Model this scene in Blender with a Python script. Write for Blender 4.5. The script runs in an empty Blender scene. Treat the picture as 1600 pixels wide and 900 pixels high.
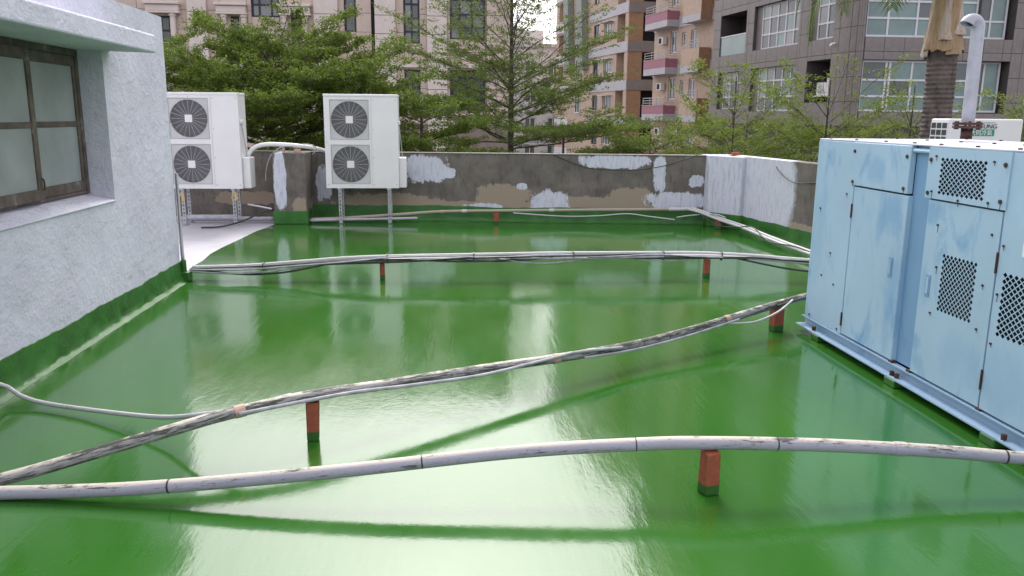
import bpy, math, random
import numpy as np
from mathutils import Vector, Matrix
R = math.radians
random.seed(7)
rng = np.random.default_rng(11)
S = bpy.context.scene
COL = S.collection

# ------------------------------------------------------------------ camera
cam = bpy.data.cameras.new('camera')
camo = bpy.data.objects.new('camera', cam)
COL.objects.link(camo)
PITCH, YAW, ROLL = R(11.917), R(4.947), R(0.5)
f = Vector((math.sin(YAW)*math.cos(PITCH), math.cos(YAW)*math.cos(PITCH), -math.sin(PITCH)))
r = Vector((math.cos(YAW), -math.sin(YAW), 0))
u = r.cross(f)
r2 = r*math.cos(ROLL)+u*math.sin(ROLL)
u2 = u*math.cos(ROLL)-r*math.sin(ROLL)
mw = Matrix((r2, u2, -f)).transposed().to_4x4()
mw.translation = (0, 0, 1.5)
camo.matrix_world = mw
cam.sensor_width = 36
cam.lens = 36*1270/1600
cam.clip_start = .05
cam.clip_end = 3000
S.camera = camo

# ------------------------------------------------------------------ sky, sun, exposure
SUN_EL, SUN_AZ = 46, 1          # azimuth from +Y towards +X
w = bpy.data.worlds.new('World')
S.world = w
w.use_nodes = True
nt = w.node_tree
for n in list(nt.nodes):
    nt.nodes.remove(n)
sky = nt.nodes.new('ShaderNodeTexSky')
sky.sky_type = 'NISHITA'
sky.sun_disc = False
sky.sun_elevation = R(SUN_EL)
sky.sun_rotation = R(SUN_AZ)
sky.air_density = 1.0
sky.dust_density = 6.0
sky.ozone_density = 1.0
hs = nt.nodes.new('ShaderNodeHueSaturation')
hs.inputs['Saturation'].default_value = .3
bg = nt.nodes.new('ShaderNodeBackground')
bg.inputs['Strength'].default_value = .15
wo = nt.nodes.new('ShaderNodeOutputWorld')
nt.links.new(sky.outputs[0], hs.inputs['Color'])
deck = nt.nodes.new('ShaderNodeMix')            # even cloud deck thinning the clear sky behind it
deck.data_type = 'RGBA'
deck.inputs[0].default_value = .5
deck.inputs[7].default_value = (5.2, 5.0, 5.5, 1)
nt.links.new(hs.outputs[0], deck.inputs[6])
nt.links.new(deck.outputs[2], bg.inputs['Color'])
nt.links.new(bg.outputs[0], wo.inputs['Surface'])
sl = bpy.data.lights.new('sun', 'SUN')
sl.energy = .8
sl.angle = R(16)
sl.color = (1, .97, .92)
so = bpy.data.objects.new('sun', sl)
COL.objects.link(so)
sd = Vector((math.sin(R(SUN_AZ))*math.cos(R(SUN_EL)), math.cos(R(SUN_AZ))*math.cos(R(SUN_EL)), math.sin(R(SUN_EL))))
so.rotation_euler = sd.to_track_quat('Z', 'Y').to_euler()
so.location = (0, 0, 30)
S.view_settings.view_transform = 'Standard'
S.view_settings.look = 'None'
S.view_settings.gamma = 1
S.view_settings.exposure = 1.25
S.render.engine = 'CYCLES'
S.render.resolution_x, S.render.resolution_y = 1024, 576

# ------------------------------------------------------------------ materials
def newmat(name):
    m = bpy.data.materials.new(name)
    m.use_nodes = True
    t = m.node_tree
    return m, t, t.nodes['Principled BSDF']

def N(t, kind, **kw):
    n = t.nodes.new('ShaderNode'+kind)
    for k, v in kw.items():
        if k in n.inputs:
            n.inputs[k].default_value = v
        else:
            setattr(n, k, v)
    return n

def noise(t, scale, detail=4, rough=.6, coord='Object', stretch=None, dist=0):
    tc = N(t, 'TexCoord')
    out = tc.outputs[coord]
    if stretch:
        mp = N(t, 'Mapping')
        mp.inputs['Scale'].default_value = stretch
        t.links.new(out, mp.inputs['Vector'])
        out = mp.outputs[0]
    n = N(t, 'TexNoise')
    n.inputs['Scale'].default_value = scale
    n.inputs['Detail'].default_value = detail
    n.inputs['Roughness'].default_value = rough
    n.inputs['Distortion'].default_value = dist
    t.links.new(out, n.inputs['Vector'])
    return n.outputs['Fac']

def ramp(t, src, a, b, ca=(0, 0, 0, 1), cb=(1, 1, 1, 1)):
    rp = N(t, 'ValToRGB')
    rp.color_ramp.elements[0].position = a
    rp.color_ramp.elements[1].position = b
    rp.color_ramp.elements[0].color = ca
    rp.color_ramp.elements[1].color = cb
    t.links.new(src, rp.inputs['Fac'])
    return rp.outputs['Color']

def mixc(t, fac, a, b):
    n = N(t, 'Mix', data_type='RGBA')
    if hasattr(fac, 'links'):
        t.links.new(fac, n.inputs[0])
    else:
        n.inputs[0].default_value = fac
    for s, v in ((6, a), (7, b)):
        if hasattr(v, 'links'):
            t.links.new(v, n.inputs[s])
        else:
            n.inputs[s].default_value = (*v[:3], 1)
    return n.outputs[2]

def math_(t, op, a, b=None, c=None):
    n = N(t, 'Math', operation=op)
    for i, v in enumerate((a, b, c)):
        if v is None:
            continue
        if hasattr(v, 'links'):
            t.links.new(v, n.inputs[i])
        else:
            n.inputs[i].default_value = v
    return n.outputs[0]

def bump(t, p, src, strength=.3, dist=.01, prev=None):
    b = N(t, 'Bump')
    b.inputs['Strength'].default_value = strength
    b.inputs['Distance'].default_value = dist
    t.links.new(src, b.inputs['Height'])
    if prev is not None:
        t.links.new(prev, b.inputs['Normal'])
    t.links.new(b.outputs[0], p.inputs['Normal'])
    return b.outputs[0]

def simple(name, col, rough=.6, var=.15, scale=4, bs=0, bscale=60, metal=0, dark=None, ior=None):
    m, t, p = newmat(name)
    c2 = tuple(x*(1-var) for x in col)
    c3 = tuple(min(1, x*(1+var)) for x in col)
    col_ = mixc(t, ramp(t, noise(t, scale, 5), .35, .65), c2, c3)
    if dark is not None:
        dc, a, b, sc = dark
        col_ = mixc(t, ramp(t, noise(t, sc, 8, .7), a, b), col_, dc)
    t.links.new(col_, p.inputs['Base Color'])
    p.inputs['Roughness'].default_value = rough
    p.inputs['Metallic'].default_value = metal
    if ior:
        p.inputs['IOR'].default_value = ior
    if bs:
        bump(t, p, noise(t, bscale, 6), bs, .01)
    return m

M = {}
# green polyurethane coat: glossy, roller texture, slow undulation
m, t, p = newmat('green_coating'); M['green'] = m
g1 = mixc(t, ramp(t, noise(t, .8, 5, .6, stretch=(1.6, .5, 1)), .3, .7), (.021, .102, .010), (.032, .128, .016))
g1 = mixc(t, ramp(t, noise(t, 9, 8, .75), .62, .80), g1, (.05, .14, .03))
fl1 = noise(t, 3, 8, .8, stretch=(1, .25, 1), dist=1.2)
g1 = mixc(t, ramp(t, fl1, .64, .70), g1, (.016, .075, .008))
g1 = mixc(t, ramp(t, noise(t, 38, 5, .8), .70, .76), g1, (.16, .22, .14))
t.links.new(g1, p.inputs['Base Color'])
p.inputs['IOR'].default_value = 1.5
p.inputs['Coat Weight'].default_value = .30
p.inputs['Coat Roughness'].default_value = .04
rr = ramp(t, noise(t, 1.3, 8, .72, stretch=(1.8, .6, 1)), .25, .80, (.045, .045, .045, 1), (.19, .19, .19, 1))
cr = ramp(t, noise(t, 2.1, 8, .75, stretch=(2.2, .5, 1), dist=.6), .3, .85, (.03, .03, .03, 1), (.13, .13, .13, 1))
t.links.new(cr, p.inputs['Coat Roughness'])
t.links.new(rr, p.inputs['Roughness'])
b0 = bump(t, p, noise(t, .7, 2, .4), .40, .02)
rm = N(t, 'Mapping'); rm.inputs['Rotation'].default_value = (0, 0, R(24)); rm.inputs['Scale'].default_value = (9, .8, 1)
rt = N(t, 'TexCoord'); t.links.new(rt.outputs['Object'], rm.inputs['Vector'])
rn = N(t, 'TexNoise'); rn.inputs['Scale'].default_value = 1.6; rn.inputs['Detail'].default_value = 6; t.links.new(rm.outputs[0], rn.inputs['Vector'])
b0 = bump(t, p, rn.outputs['Fac'], .22, .003, b0)
b1 = bump(t, p, noise(t, 6, 5, .65, stretch=(1.7, .40, 1)), .19, .004, b0)
b2 = bump(t, p, noise(t, 26, 4, .6, stretch=(1, .7, 1)), .17, .0016, b1)
b3 = bump(t, p, noise(t, 85, 3, .6), .20, .0006, b2)
t.links.new(b3, p.inputs['Coat Normal'])
M['green_band'] = simple('green_band', (.022, .12, .012), .5, .2, 6, .5, 22)

# rough white-blue stucco
m, t, p = newmat('stucco'); M['stucco'] = m
c = mixc(t, ramp(t, noise(t, 2, 6), .3, .7), (.57, .575, .665), (.665, .67, .765))
c = mixc(t, ramp(t, noise(t, 2.2, 8, .75, stretch=(1.5, 6, .7)), .60, .78), c, (.30, .33, .38))
c = mixc(t, ramp(t, noise(t, 14, 8, .8), .66, .74), c, (.26, .27, .31))
c = mixc(t, ramp(t, noise(t, 7, 8, .8, stretch=(2, 4, .35)), .66, .73), c, (.24, .25, .27))
t.links.new(c, p.inputs['Base Color'])
p.inputs['Roughness'].default_value = .75
hh = math_(t, 'MULTIPLY', noise(t, 13, 9, .70), math_(t, 'ADD', ramp(t, noise(t, 1.6, 4), .35, .65), .35))
q = bump(t, p, hh, .75, .03)
q = bump(t, p, noise(t, 5, 4, .6), .5, .03, q)
bump(t, p, noise(t, 80, 3, .6), .25, .004, q)

# weathered concrete parapet with repair plaster and white paint patches (object coords: x along, z up)
def parapet_mat(name, patches, tan):
    m, t, p = newmat(name)
    tc = N(t, 'TexCoord')
    sx = N(t, 'SeparateXYZ')
    t.links.new(tc.outputs['Object'], sx.inputs[0])
    X, Z = sx.outputs[0], sx.outputs[2]
    n1 = noise(t, 5, 10, .74, stretch=(1.3, 1.3, .8))
    n2 = noise(t, 3, 6, .6)
    c = mixc(t, ramp(t, n2, .3, .7), (.092, .080, .070), (.19, .168, .148))
    c = mixc(t, ramp(t, noise(t, 5, 8, .75, stretch=(2.4, 2.4, .8)), .52, .72), c, (.052, .047, .043))
    c = mixc(t, ramp(t, noise(t, 26, 6, .7), .66, .72), c, (.25, .23, .20))
    worn = ramp(t, noise(t, 7, 9, .78, stretch=(3.2, 3.2, .5)), .28, .42, (.15, .15, .15, 1), (1, 1, 1, 1))
    def mask(cx, cz, hw, hh, amp=.9):
        a = math_(t, 'ABSOLUTE', math_(t, 'DIVIDE', math_(t, 'SUBTRACT', X, cx), hw))
        b = math_(t, 'ABSOLUTE', math_(t, 'DIVIDE', math_(t, 'SUBTRACT', Z, cz), hh))
        d = math_(t, 'POWER', math_(t, 'ADD', math_(t, 'POWER', a, 3), math_(t, 'POWER', b, 3)), .333)
        d = math_(t, 'ADD', d, math_(t, 'MULTIPLY', math_(t, 'SUBTRACT', n1, .5), amp*2))
        return math_(t, 'MULTIPLY', ramp(t, d, .90, 1.03, (1, 1, 1, 1), (0, 0, 0, 1)), worn)
    for q in tan:
        c = mixc(t, mask(*q), c, (.30, .245, .185))
    wc = mixc(t, ramp(t, noise(t, 9, 7, .7, stretch=(3, 3, .6)), .48, .72), (.56, .58, .66), (.36, .37, .42))
    for q in patches:
        c = mixc(t, mask(*q), c, wc)
    t.links.new(c, p.inputs['Base Color'])
    p.inputs['Roughness'].default_value = .85
    bump(t, p, noise(t, 28, 8, .7), .5, .012)
    return m

M['pvc'] = None
def pipe_mat(name, base, top, dirt, lo, hi):
    m, t, p = newmat(name)
    tc = N(t, 'TexCoord')
    sx = N(t, 'SeparateXYZ')
    t.links.new(tc.outputs['UV'], sx.inputs[0])
    V = sx.outputs[1]
    n1 = noise(t, 2.4, 9, .72, 'UV', (1.0, .7, 1))
    n2 = noise(t, 14, 7, .75, 'UV', (1.0, .5, 1))
    # paler along the top, darker along the underside, edges broken by noise (uv v = angle round the pipe)
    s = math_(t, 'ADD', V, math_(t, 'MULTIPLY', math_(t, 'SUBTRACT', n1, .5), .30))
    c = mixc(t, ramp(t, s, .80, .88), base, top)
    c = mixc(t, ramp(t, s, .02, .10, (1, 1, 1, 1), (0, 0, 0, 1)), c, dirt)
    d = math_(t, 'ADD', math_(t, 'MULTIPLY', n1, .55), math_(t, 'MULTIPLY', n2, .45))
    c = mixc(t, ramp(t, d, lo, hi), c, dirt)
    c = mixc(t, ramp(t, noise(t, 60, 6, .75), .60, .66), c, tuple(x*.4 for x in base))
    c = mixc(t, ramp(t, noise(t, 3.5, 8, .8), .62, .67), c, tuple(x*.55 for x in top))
    t.links.new(c, p.inputs['Base Color'])
    p.inputs['Roughness'].default_value = .6
    bump(t, p, n2, .5, .006)
    return m
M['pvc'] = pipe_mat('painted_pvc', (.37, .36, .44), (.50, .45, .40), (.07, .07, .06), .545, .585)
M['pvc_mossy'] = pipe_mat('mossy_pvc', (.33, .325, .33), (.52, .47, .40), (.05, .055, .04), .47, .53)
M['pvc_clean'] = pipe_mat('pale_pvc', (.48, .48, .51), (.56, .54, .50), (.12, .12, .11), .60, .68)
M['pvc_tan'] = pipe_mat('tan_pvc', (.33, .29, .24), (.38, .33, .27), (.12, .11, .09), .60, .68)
M['cable_grey'] = simple('grey_cable', (.34, .35, .37), .55, .25, 12)
M['cable_black'] = simple('black_cable', (.03, .03, .032), .5, .3, 12)
M['tape'] = simple('pink_tape', (.47, .31, .23), .6, .12, 20, .3, 90)

# red brick with green paint on its lower end
m, t, p = newmat('brick_red'); M['brick'] = m
tc = N(t, 'TexCoord'); sx = N(t, 'SeparateXYZ')
t.links.new(tc.outputs['Object'], sx.inputs[0])
nb = noise(t, 30, 5)
c = mixc(t, ramp(t, nb, .3, .7), (.24, .055, .028), (.34, .088, .045))
c = mixc(t, ramp(t, noise(t, 18, 7, .75), .60, .72), c, (.20, .10, .075))
zz = math_(t, 'ADD', sx.outputs[2], math_(t, 'MULTIPLY', math_(t, 'SUBTRACT', nb, .5), .02))
c = mixc(t, ramp(t, zz, .048, .050), (.022, .10, .012), c)
t.links.new(c, p.inputs['Base Color'])
p.inputs['Roughness'].default_value = .7
bump(t, p, noise(t, 60, 6), .5, .006)

# generator sheet metal
def blue_mat(name, base, stain, rustlo, blots=()):
    m, t, p = newmat(name)
    c = mixc(t, ramp(t, noise(t, 1.7, 5), .3, .7), tuple(x*.93 for x in base), tuple(x*1.06 for x in base))
    c = mixc(t, ramp(t, noise(t, 2.6, 6, .65, stretch=(1, 1.6, .8), dist=.8), .56, .72), c, stain)
    tc = N(t, 'TexCoord'); sx = N(t, 'SeparateXYZ'); t.links.new(tc.outputs['Object'], sx.inputs[0])
    nn = noise(t, 9, 8, .72, stretch=(1, 1.4, .6))
    for (cy, cz, hy, hz, am) in blots:          # rubbed paint
        a = math_(t, 'POWER', math_(t, 'ABSOLUTE', math_(t, 'DIVIDE', math_(t, 'SUBTRACT', sx.outputs[1], cy-4.0), hy)), 2)
        b = math_(t, 'POWER', math_(t, 'ABSOLUTE', math_(t, 'DIVIDE', math_(t, 'SUBTRACT', sx.outputs[2], cz), hz)), 2)
        d = math_(t, 'ADD', math_(t, 'ADD', a, b), math_(t, 'MULTIPLY', math_(t, 'SUBTRACT', nn, .5), 3.4))
        am *= .75
        k = ramp(t, d, .15, 1.1, (am, am, am, 1), (0, 0, 0, 1))
        c = mixc(t, k, c, stain)
    c = mixc(t, ramp(t, noise(t, 8, 8, .8, stretch=(2, 2, .5)), .64, .76), c, tuple(min(1, x*1.25) for x in base))
    c = mixc(t, ramp(t, noise(t, 34, 6, .75), rustlo, rustlo+.03), c, (.10, .05, .035))
    t.links.new(c, p.inputs['Base Color'])
    p.inputs['Roughness'].default_value = .42
    bump(t, p, noise(t, 3, 2), .12, .01)
    return m
M['blue'] = blue_mat('pale_blue_paint', (.38, .54, .695), (.19, .37, .60), .78, ((4.50, .95, .14, .16, .9), (4.42, .55, .10, .45, .7), (4.72, 1.20, .12, .10, .7), (5.28, 1.25, .05, .08, .6), (4.62, .93, .05, .2, .6), (4.10, 1.02, .10, .07, .9), (4.12, .30, .05, .06, .9), (4.10, .20, .06, .06, .8), (4.12, .62, .05, .14, .6), (5.40, .7, .1, .5, .3), (3.4, .3, .3, .2, .4), (3.75, .3, .2, .15, .3)))
M['blue_deep'] = blue_mat('deeper_blue_paint', (.20, .36, .57), (.14, .29, .50), .76)
M['blue_skid'] = blue_mat('skid_blue_paint', (.29, .42, .55), (.22, .35, .50), .64)
M['roofgrey'] = simple('dusty_roof_sheet', (.50, .51, .55), .5, .1, 3, dark=((.25, .25, .28), .62, .75, 8))
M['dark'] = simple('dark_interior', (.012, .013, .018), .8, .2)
M['rust'] = simple('rusted_iron', (.065, .032, .024), .8, .4, 20, .5, 60)
M['galv'] = simple('galvanised_steel', (.40, .42, .44), .42, .2, 12, metal=.6)
M['white'] = simple('white_enamel', (.71, .70, .70), .4, .03, 3)
M['guard'] = simple('pale_grey_plate', (.50, .50, .50), .5, .05, 3)
M['wire'] = simple('wire_guard_grey', (.33, .33, .34), .5, .05, 3)
M['fandark'] = simple('fan_cavity', (.045, .043, .048), .6, .2, 5)
M['exhaust'] = simple('exhaust_grey', (.36, .37, .42), .45, .15, 7, metal=.2, dark=((.2, .19, .19), .62, .75, 14))
M['labelgreen'] = simple('label_green', (.02, .24, .16), .5, .03)
M['labelblack'] = simple('label_black', (.02, .02, .02), .5, .03)
M['labelwhite'] = simple('label_white', (.8, .8, .8), .5, .02)
# window of the roof house
M['oldwood'] = simple('weathered_wood', (.095, .075, .060), .75, .35, 9, .5, 40, dark=((.26, .28, .255), .60, .72, 9))
m, t, p = newmat('frosted_glass'); M['frost'] = m
c = mixc(t, ramp(t, noise(t, 3, 5), .3, .7), (.22, .25, .245), (.32, .35, .345))
t.links.new(c, p.inputs['Base Color']); p.inputs['Roughness'].default_value = .28
bump(t, p, noise(t, 45, 4), .35, .004)
M['membrane'] = simple('bare_membrane', (.37, .36, .39), .6, .08, 3, .3, 30, dark=((.28, .28, .30), .64, .72, 7))
M['ground'] = simple('street_ground', (.09, .09, .085), .9, .2, .3)
M['slab'] = simple('old_concrete', (.22, .20, .18), .9, .15, 2, .3, 30)
# buildings
M['beige'] = simple('beige_stone', (.54, .435, .375), .7, .06, 2, .15, 30)
M['beige_lt'] = simple('pale_beige_stone', (.64, .56, .51), .7, .05, 2, .15, 30)
M['beige_joint'] = simple('beige_joint', (.22, .17, .15), .85, .1)
M['grey'] = simple('grey_granite', (.195, .172, .163), .55, .10, 3, .1, 60)
M['grey_joint'] = simple('granite_joint', (.07, .06, .06), .85, .1)
M['orange'] = simple('orange_tile_shaded', (.29, .17, .10), .7, .12, 3)  # darker tone of the peach tile; shade of frontal faces put into the colour
M['peach'] = simple('peach_tile', (.43, .32, .245), .7, .08, 3)
M['bandgrey'] = simple('pale_grey_band', (.40, .385, .41), .6, .06, 3)
M['pink'] = simple('pink_tile', (.30, .125, .165), .6, .08, 4)
M['pale'] = simple('pale_render', (.56, .54, .54), .8, .06, 2)
M['slate'] = simple('slate_green_panel', (.20, .225, .205), .6, .08, 3)
M['frame_white'] = simple('white_aluminium', (.60, .60, .62), .5, .04)
M['frame_dark'] = simple('dark_navy_frame', (.014, .017, .028), .5, .1)
def glass(name, col, rough=.04, spec=.5):
    m, t, p = newmat(name)
    c = mixc(t, ramp(t, noise(t, .5, 3), .3, .7), tuple(x*.75 for x in col), tuple(x*1.2 for x in col))
    t.links.new(c, p.inputs['Base Color'])
    p.inputs['Roughness'].default_value = rough
    p.inputs['IOR'].default_value = 1.55
    bump(t, p, noise(t, .6, 2), .08, .02)
    return m
M['teal'] = glass('teal_glass', (.165, .245, .24))
M['glass'] = glass('grey_glass', (.10, .115, .12))
M['curtain'] = glass('curtained_glass', (.22, .23, .24))
M['navyglass'] = glass('navy_glass', (.035, .05, .065))
# plants
def leaf(name, a, b, trans):
    m, t, p = newmat(name)
    ge = N(t, 'NewGeometry')
    rp = ramp(t, ge.outputs['Random Per Island'], 0, 1, (*a, 1), (*b, 1))
    c = mixc(t, ramp(t, noise(t, .9, 3), .35, .65), rp, mixc(t, .5, rp, b))
    t.links.new(c, p.inputs['Base Color'])
    p.inputs['Roughness'].default_value = .65
    p.inputs['Specular IOR Level'].default_value = .25
    tr = N(t, 'BsdfTranslucent')
    t.links.new(mixc(t, .45, c, (.22, .30, .03)), tr.inputs['Color'])
    mx = N(t, 'MixShader')
    mx.inputs[0].default_value = trans
    t.links.new(p.outputs[0], mx.inputs[1]); t.links.new(tr.outputs[0], mx.inputs[2])
    t.links.new(mx.outputs[0], t.nodes['Material Output'].inputs['Surface'])
    return m
M['leafA'] = leaf('leaf_yellow_green', (.038, .072, .014), (.155, .220, .034), .34)
M['leafB'] = leaf('leaf_mid_green', (.050, .082, .022), (.145, .198, .048), .38)
M['leafC'] = leaf('leaf_pale_green', (.080, .125, .025), (.22, .285, .06), .42)
M['frond'] = leaf('palm_frond_green', (.045, .085, .018), (.11, .16, .035), .3)
M['bark'] = simple('tree_bark', (.060, .047, .038), .9, .3, 6, .5, 30)
M['palmbark'] = simple('ringed_palm_bark', (.12, .098, .088), .9, .3, 5, .8, 22, dark=((.05, .04, .04), .5, .66, 9))
def fibre(name, a, b, dk):
    m, t, p = newmat(name)
    nf = noise(t, 9, 7, .7, stretch=(3, 3, .35))
    c = mixc(t, ramp(t, nf, .35, .65), a, b)
    c = mixc(t, ramp(t, noise(t, 16, 6, .7, stretch=(3, 3, .25)), .56, .68), c, dk)
    t.links.new(c, p.inputs['Base Color']); p.inputs['Roughness'].default_value = .85
    bump(t, p, nf, .9, .02)
    return m
M['sheath'] = fibre('dry_palm_sheath', (.30, .185, .085), (.40, .30, .20), (.10, .055, .03))
M['sheath_pale'] = fibre('pale_palm_sheath', (.40, .32, .26), (.52, .44, .38), (.16, .10, .07))

# ------------------------------------------------------------------ mesh helpers
class MB:
    def __init__(s):
        s.v = []; s.f = []; s.uv = {}
    def quad(s, a, b, c, d):
        i = len(s.v); s.v += [tuple(a), tuple(b), tuple(c), tuple(d)]; s.f.append((i, i+1, i+2, i+3)); return s
    def poly(s, pts):
        i = len(s.v); s.v += [tuple(p) for p in pts]; s.f.append(tuple(range(i, i+len(pts)))); return s
    def box(s, x0, x1, y0, y1, z0, z1):
        i = len(s.v)
        s.v += [(x0, y0, z0), (x1, y0, z0), (x1, y1, z0), (x0, y1, z0), (x0, y0, z1), (x1, y0, z1), (x1, y1, z1), (x0, y1, z1)]
        s.f += [tuple(i+k for k in q) for q in ((0, 3, 2, 1), (4, 5, 6, 7), (0, 1, 5, 4), (1, 2, 6, 5), (2, 3, 7, 6), (3, 0, 4, 7))]
        return s
    def prism(s, pts, axis, a, b):
        # pts 2-D profile extruded along axis 'x','y' or 'z' from a to b
        def mk(p, q):
            return {'x': (q, p[0], p[1]), 'y': (p[0], q, p[1]), 'z': (p[0], p[1], q)}[axis]
        n = len(pts); i = len(s.v)
        s.v += [mk(p, a) for p in pts]+[mk(p, b) for p in pts]
        s.f += [tuple(i+k for k in range(n))[::-1], tuple(i+n+k for k in range(n))]
        s.f += [(i+k, i+(k+1) % n, i+n+(k+1) % n, i+n+k) for k in range(n)]
        return s
    def tube(s, pts, rad, n=10, smooth_path=True, caps=True):
        P = [Vector(p) for p in pts]
        rads = rad if isinstance(rad, (list, tuple)) else [rad]*len(P)
        if smooth_path and len(P) > 2:
            Q, RR = [], []
            for k in range(len(P)-1):
                p0, p1, p2, p3 = P[max(k-1, 0)], P[k], P[k+1], P[min(k+2, len(P)-1)]
                m_ = max(2, min(10, int((p2-p1).length/.05)))
                for j in range(m_):
                    tt = j/m_
                    Q.append(.5*((2*p1)+(p2-p0)*tt+(2*p0-5*p1+4*p2-p3)*tt**2+(3*p1-p0-3*p2+p3)*tt**3))
                    RR.append(rads[k]*(1-tt)+rads[k+1]*tt)
            Q.append(P[-1]); RR.append(rads[-1]); P, rads = Q, RR
        base = len(s.v)
        length = 0
        nrm = None
        for k, p in enumerate(P):
            d = (P[min(k+1, len(P)-1)]-P[max(k-1, 0)]).normalized()
            if nrm is None:
                nrm = Vector((0, 0, 1)) if abs(d.z) < .9 else Vector((0, 1, 0))
            nrm = (nrm-d*nrm.dot(d)).normalized()
            bi = d.cross(nrm)
            if k: length += (p-P[k-1]).length
            for j in range(n):
                a = 2*math.pi*j/n
                s.v.append(tuple(p+(nrm*math.cos(a)+bi*math.sin(a))*rads[k]))
                s.uv[len(s.v)-1] = (length, .5+.5*math.cos(a))
        for k in range(len(P)-1):
            for j in range(n):
                a = base+k*n+j; b = base+k*n+(j+1) % n
                s.f.append((a, b, b+n, a+n))
        if caps:
            s.f.append(tuple(base+j for j in range(n))[::-1])
            s.f.append(tuple(base+(len(P)-1)*n+j for j in range(n)))
        return s
    def disc(s, c, ax, rad, depth, n=24):
        c = Vector(c); ax = Vector(ax).normalized()
        return s.tube([c, c+ax*depth], rad, n, False)
    def build(s, name, mat, parent=None, off=None, smooth=False, bevel=0, solid=0, seg=2):
        me = bpy.data.meshes.new(name)
        if off is not None:
            ox, oy, oz = off
            vv = [(a-ox, b-oy, c-oz) for a, b, c in s.v]
        else:
            vv = s.v
        me.from_pydata(vv, [], s.f)
        if s.uv:
            ul = me.uv_layers.new(name='UVMap')
            li = np.zeros(len(me.loops), int); me.loops.foreach_get('vertex_index', li)
            arr = np.array([s.uv.get(int(k), (0, 0)) for k in li], dtype=np.float32)
            ul.data.foreach_set('uv', arr.ravel())
        me.materials.append(M[mat] if isinstance(mat, str) else mat)
        if smooth:
            me.polygons.foreach_set('use_smooth', [True]*len(me.polygons))
        me.update()
        o = bpy.data.objects.new(name, me)
        COL.objects.link(o)
        if parent is not None:
            o.parent = parent
        if solid:
            md = o.modifiers.new('solid', 'SOLIDIFY'); md.thickness = solid; md.offset = -1
        if bevel:
            md = o.modifiers.new('bevel', 'BEVEL'); md.width = bevel; md.segments = seg; md.limit_method = 'ANGLE'
        if smooth:
            try:
                md = o.modifiers.new('wn', 'WEIGHTED_NORMAL'); md.keep_sharp = True
            except Exception:
                pass
        return o

def tag(o, label=None, cat=None, group=None, kind=None):
    if label: o['label'] = label
    if cat: o['category'] = cat
    if group: o['group'] = group
    if kind: o['kind'] = kind
    return o

def thing(name, loc, label, cat, group=None, rz=0):
    o = bpy.data.objects.new(name, None)
    COL.objects.link(o)
    o.empty_display_size = .1
    o.location = loc; o.rotation_euler = (0, 0, rz)
    return tag(o, label, cat, group)

def copy_tree(o, parent=None):
    c = o.copy(); COL.objects.link(c); c.parent = parent
    for ch in list(o.children):
        copy_tree(ch, c)
    return c

def rect_minus(rects, hole):
    out = []
    x0, x1, z0, z1 = hole
    for a, b, c, d in rects:
        if x1 <= a or x0 >= b or z1 <= c or z0 >= d:
            out.append((a, b, c, d)); continue
        if a < x0: out.append((a, x0, c, d))
        if x1 < b: out.append((x1, b, c, d))
        aa, bb = max(a, x0), min(b, x1)
        if c < z0: out.append((aa, bb, c, z0))
        if z1 < d: out.append((aa, bb, z1, d))
    return out

# ------------------------------------------------------------------ ground, roof, green coat
GZ = -6.5
tag(MB().quad((-1500, -1500, GZ), (1500, -1500, GZ), (1500, 1500, GZ), (-1500, 1500, GZ)).build('ground', 'ground'), kind='structure')
tag(MB().box(-7.5, 6.0, -6, 12.35, GZ+.01, -.02).build('roof_building', 'slab'), kind='structure')
tag(MB().quad((-7.3, -5.8, 0), (5.9, -5.8, 0), (5.9, 12.3, 0), (-7.3, 12.3, 0)).build('bare_roof_floor', 'membrane'), kind='structure')
edge = [(-2.40, 7.50), (-2.44, 7.75), (-2.47, 7.97), (-2.50, 8.3), (-2.49, 8.57), (-2.53, 9.0), (-2.52, 9.41), (-2.47, 10.1), (-2.43, 10.77), (-2.36, 11.2), (-2.33, 11.5), (-2.33, 12.25)]
mb = MB().poly([(-2.42, -5.7, .004), (5.8, -5.7, .004), (5.8, 12.25, .004)]+[(x, y, .004) for x, y in edge[::-1]])
tag(mb.build('green_floor', 'green'), kind='structure')

# ------------------------------------------------------------------ roof house on the left
WX = -2.38
hs_ = thing('roof_house', (-4.5, 3.2, 0), 'white stuccoed roof house with an old window under a concrete canopy', 'house')
off = hs_.location[:]
OY0, OY1, OZ0, OZ1 = 3.55, 6.16, .867, 1.932
mb = MB()
for a, b, c, d in rect_minus([(-1.5, 7.5, 0, 2.305)], (OY0, OY1, OZ0, OZ1)):
    mb.quad((WX, a, c), (WX, b, c), (WX, b, d), (WX, a, d))
D = -2.60
mb.quad((WX, OY1, OZ0), (D, OY1, OZ0), (D, OY1, OZ1), (WX, OY1, OZ1))
mb.quad((WX, OY0, OZ0), (WX, OY0, OZ1), (D, OY0, OZ1), (D, OY0, OZ0))
mb.quad((WX, OY0, OZ1), (WX, OY1, OZ1), (D, OY1, OZ1), (D, OY0, OZ1))
mb.quad((WX, OY0, OZ0-.0), (D, OY0, OZ0), (D, OY1, OZ0), (WX, OY1, OZ0))
mb.quad((D, OY0, OZ0), (D, OY0, OZ1), (D, OY1, OZ1), (D, OY1, OZ0))
mb.quad((WX, 7.5, 0), (-6.8, 7.5, 0), (-6.8, 7.5, 2.305), (WX, 7.5, 2.305))
mb.quad((WX, -1.5, 0), (WX, -1.5, 2.305), (-6.8, -1.5, 2.305), (-6.8, -1.5, 0))
mb.quad((-6.8, -1.5, 0), (-6.8, -1.5, 2.305), (-6.8, 7.5, 2.305), (-6.8, 7.5, 0))
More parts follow.
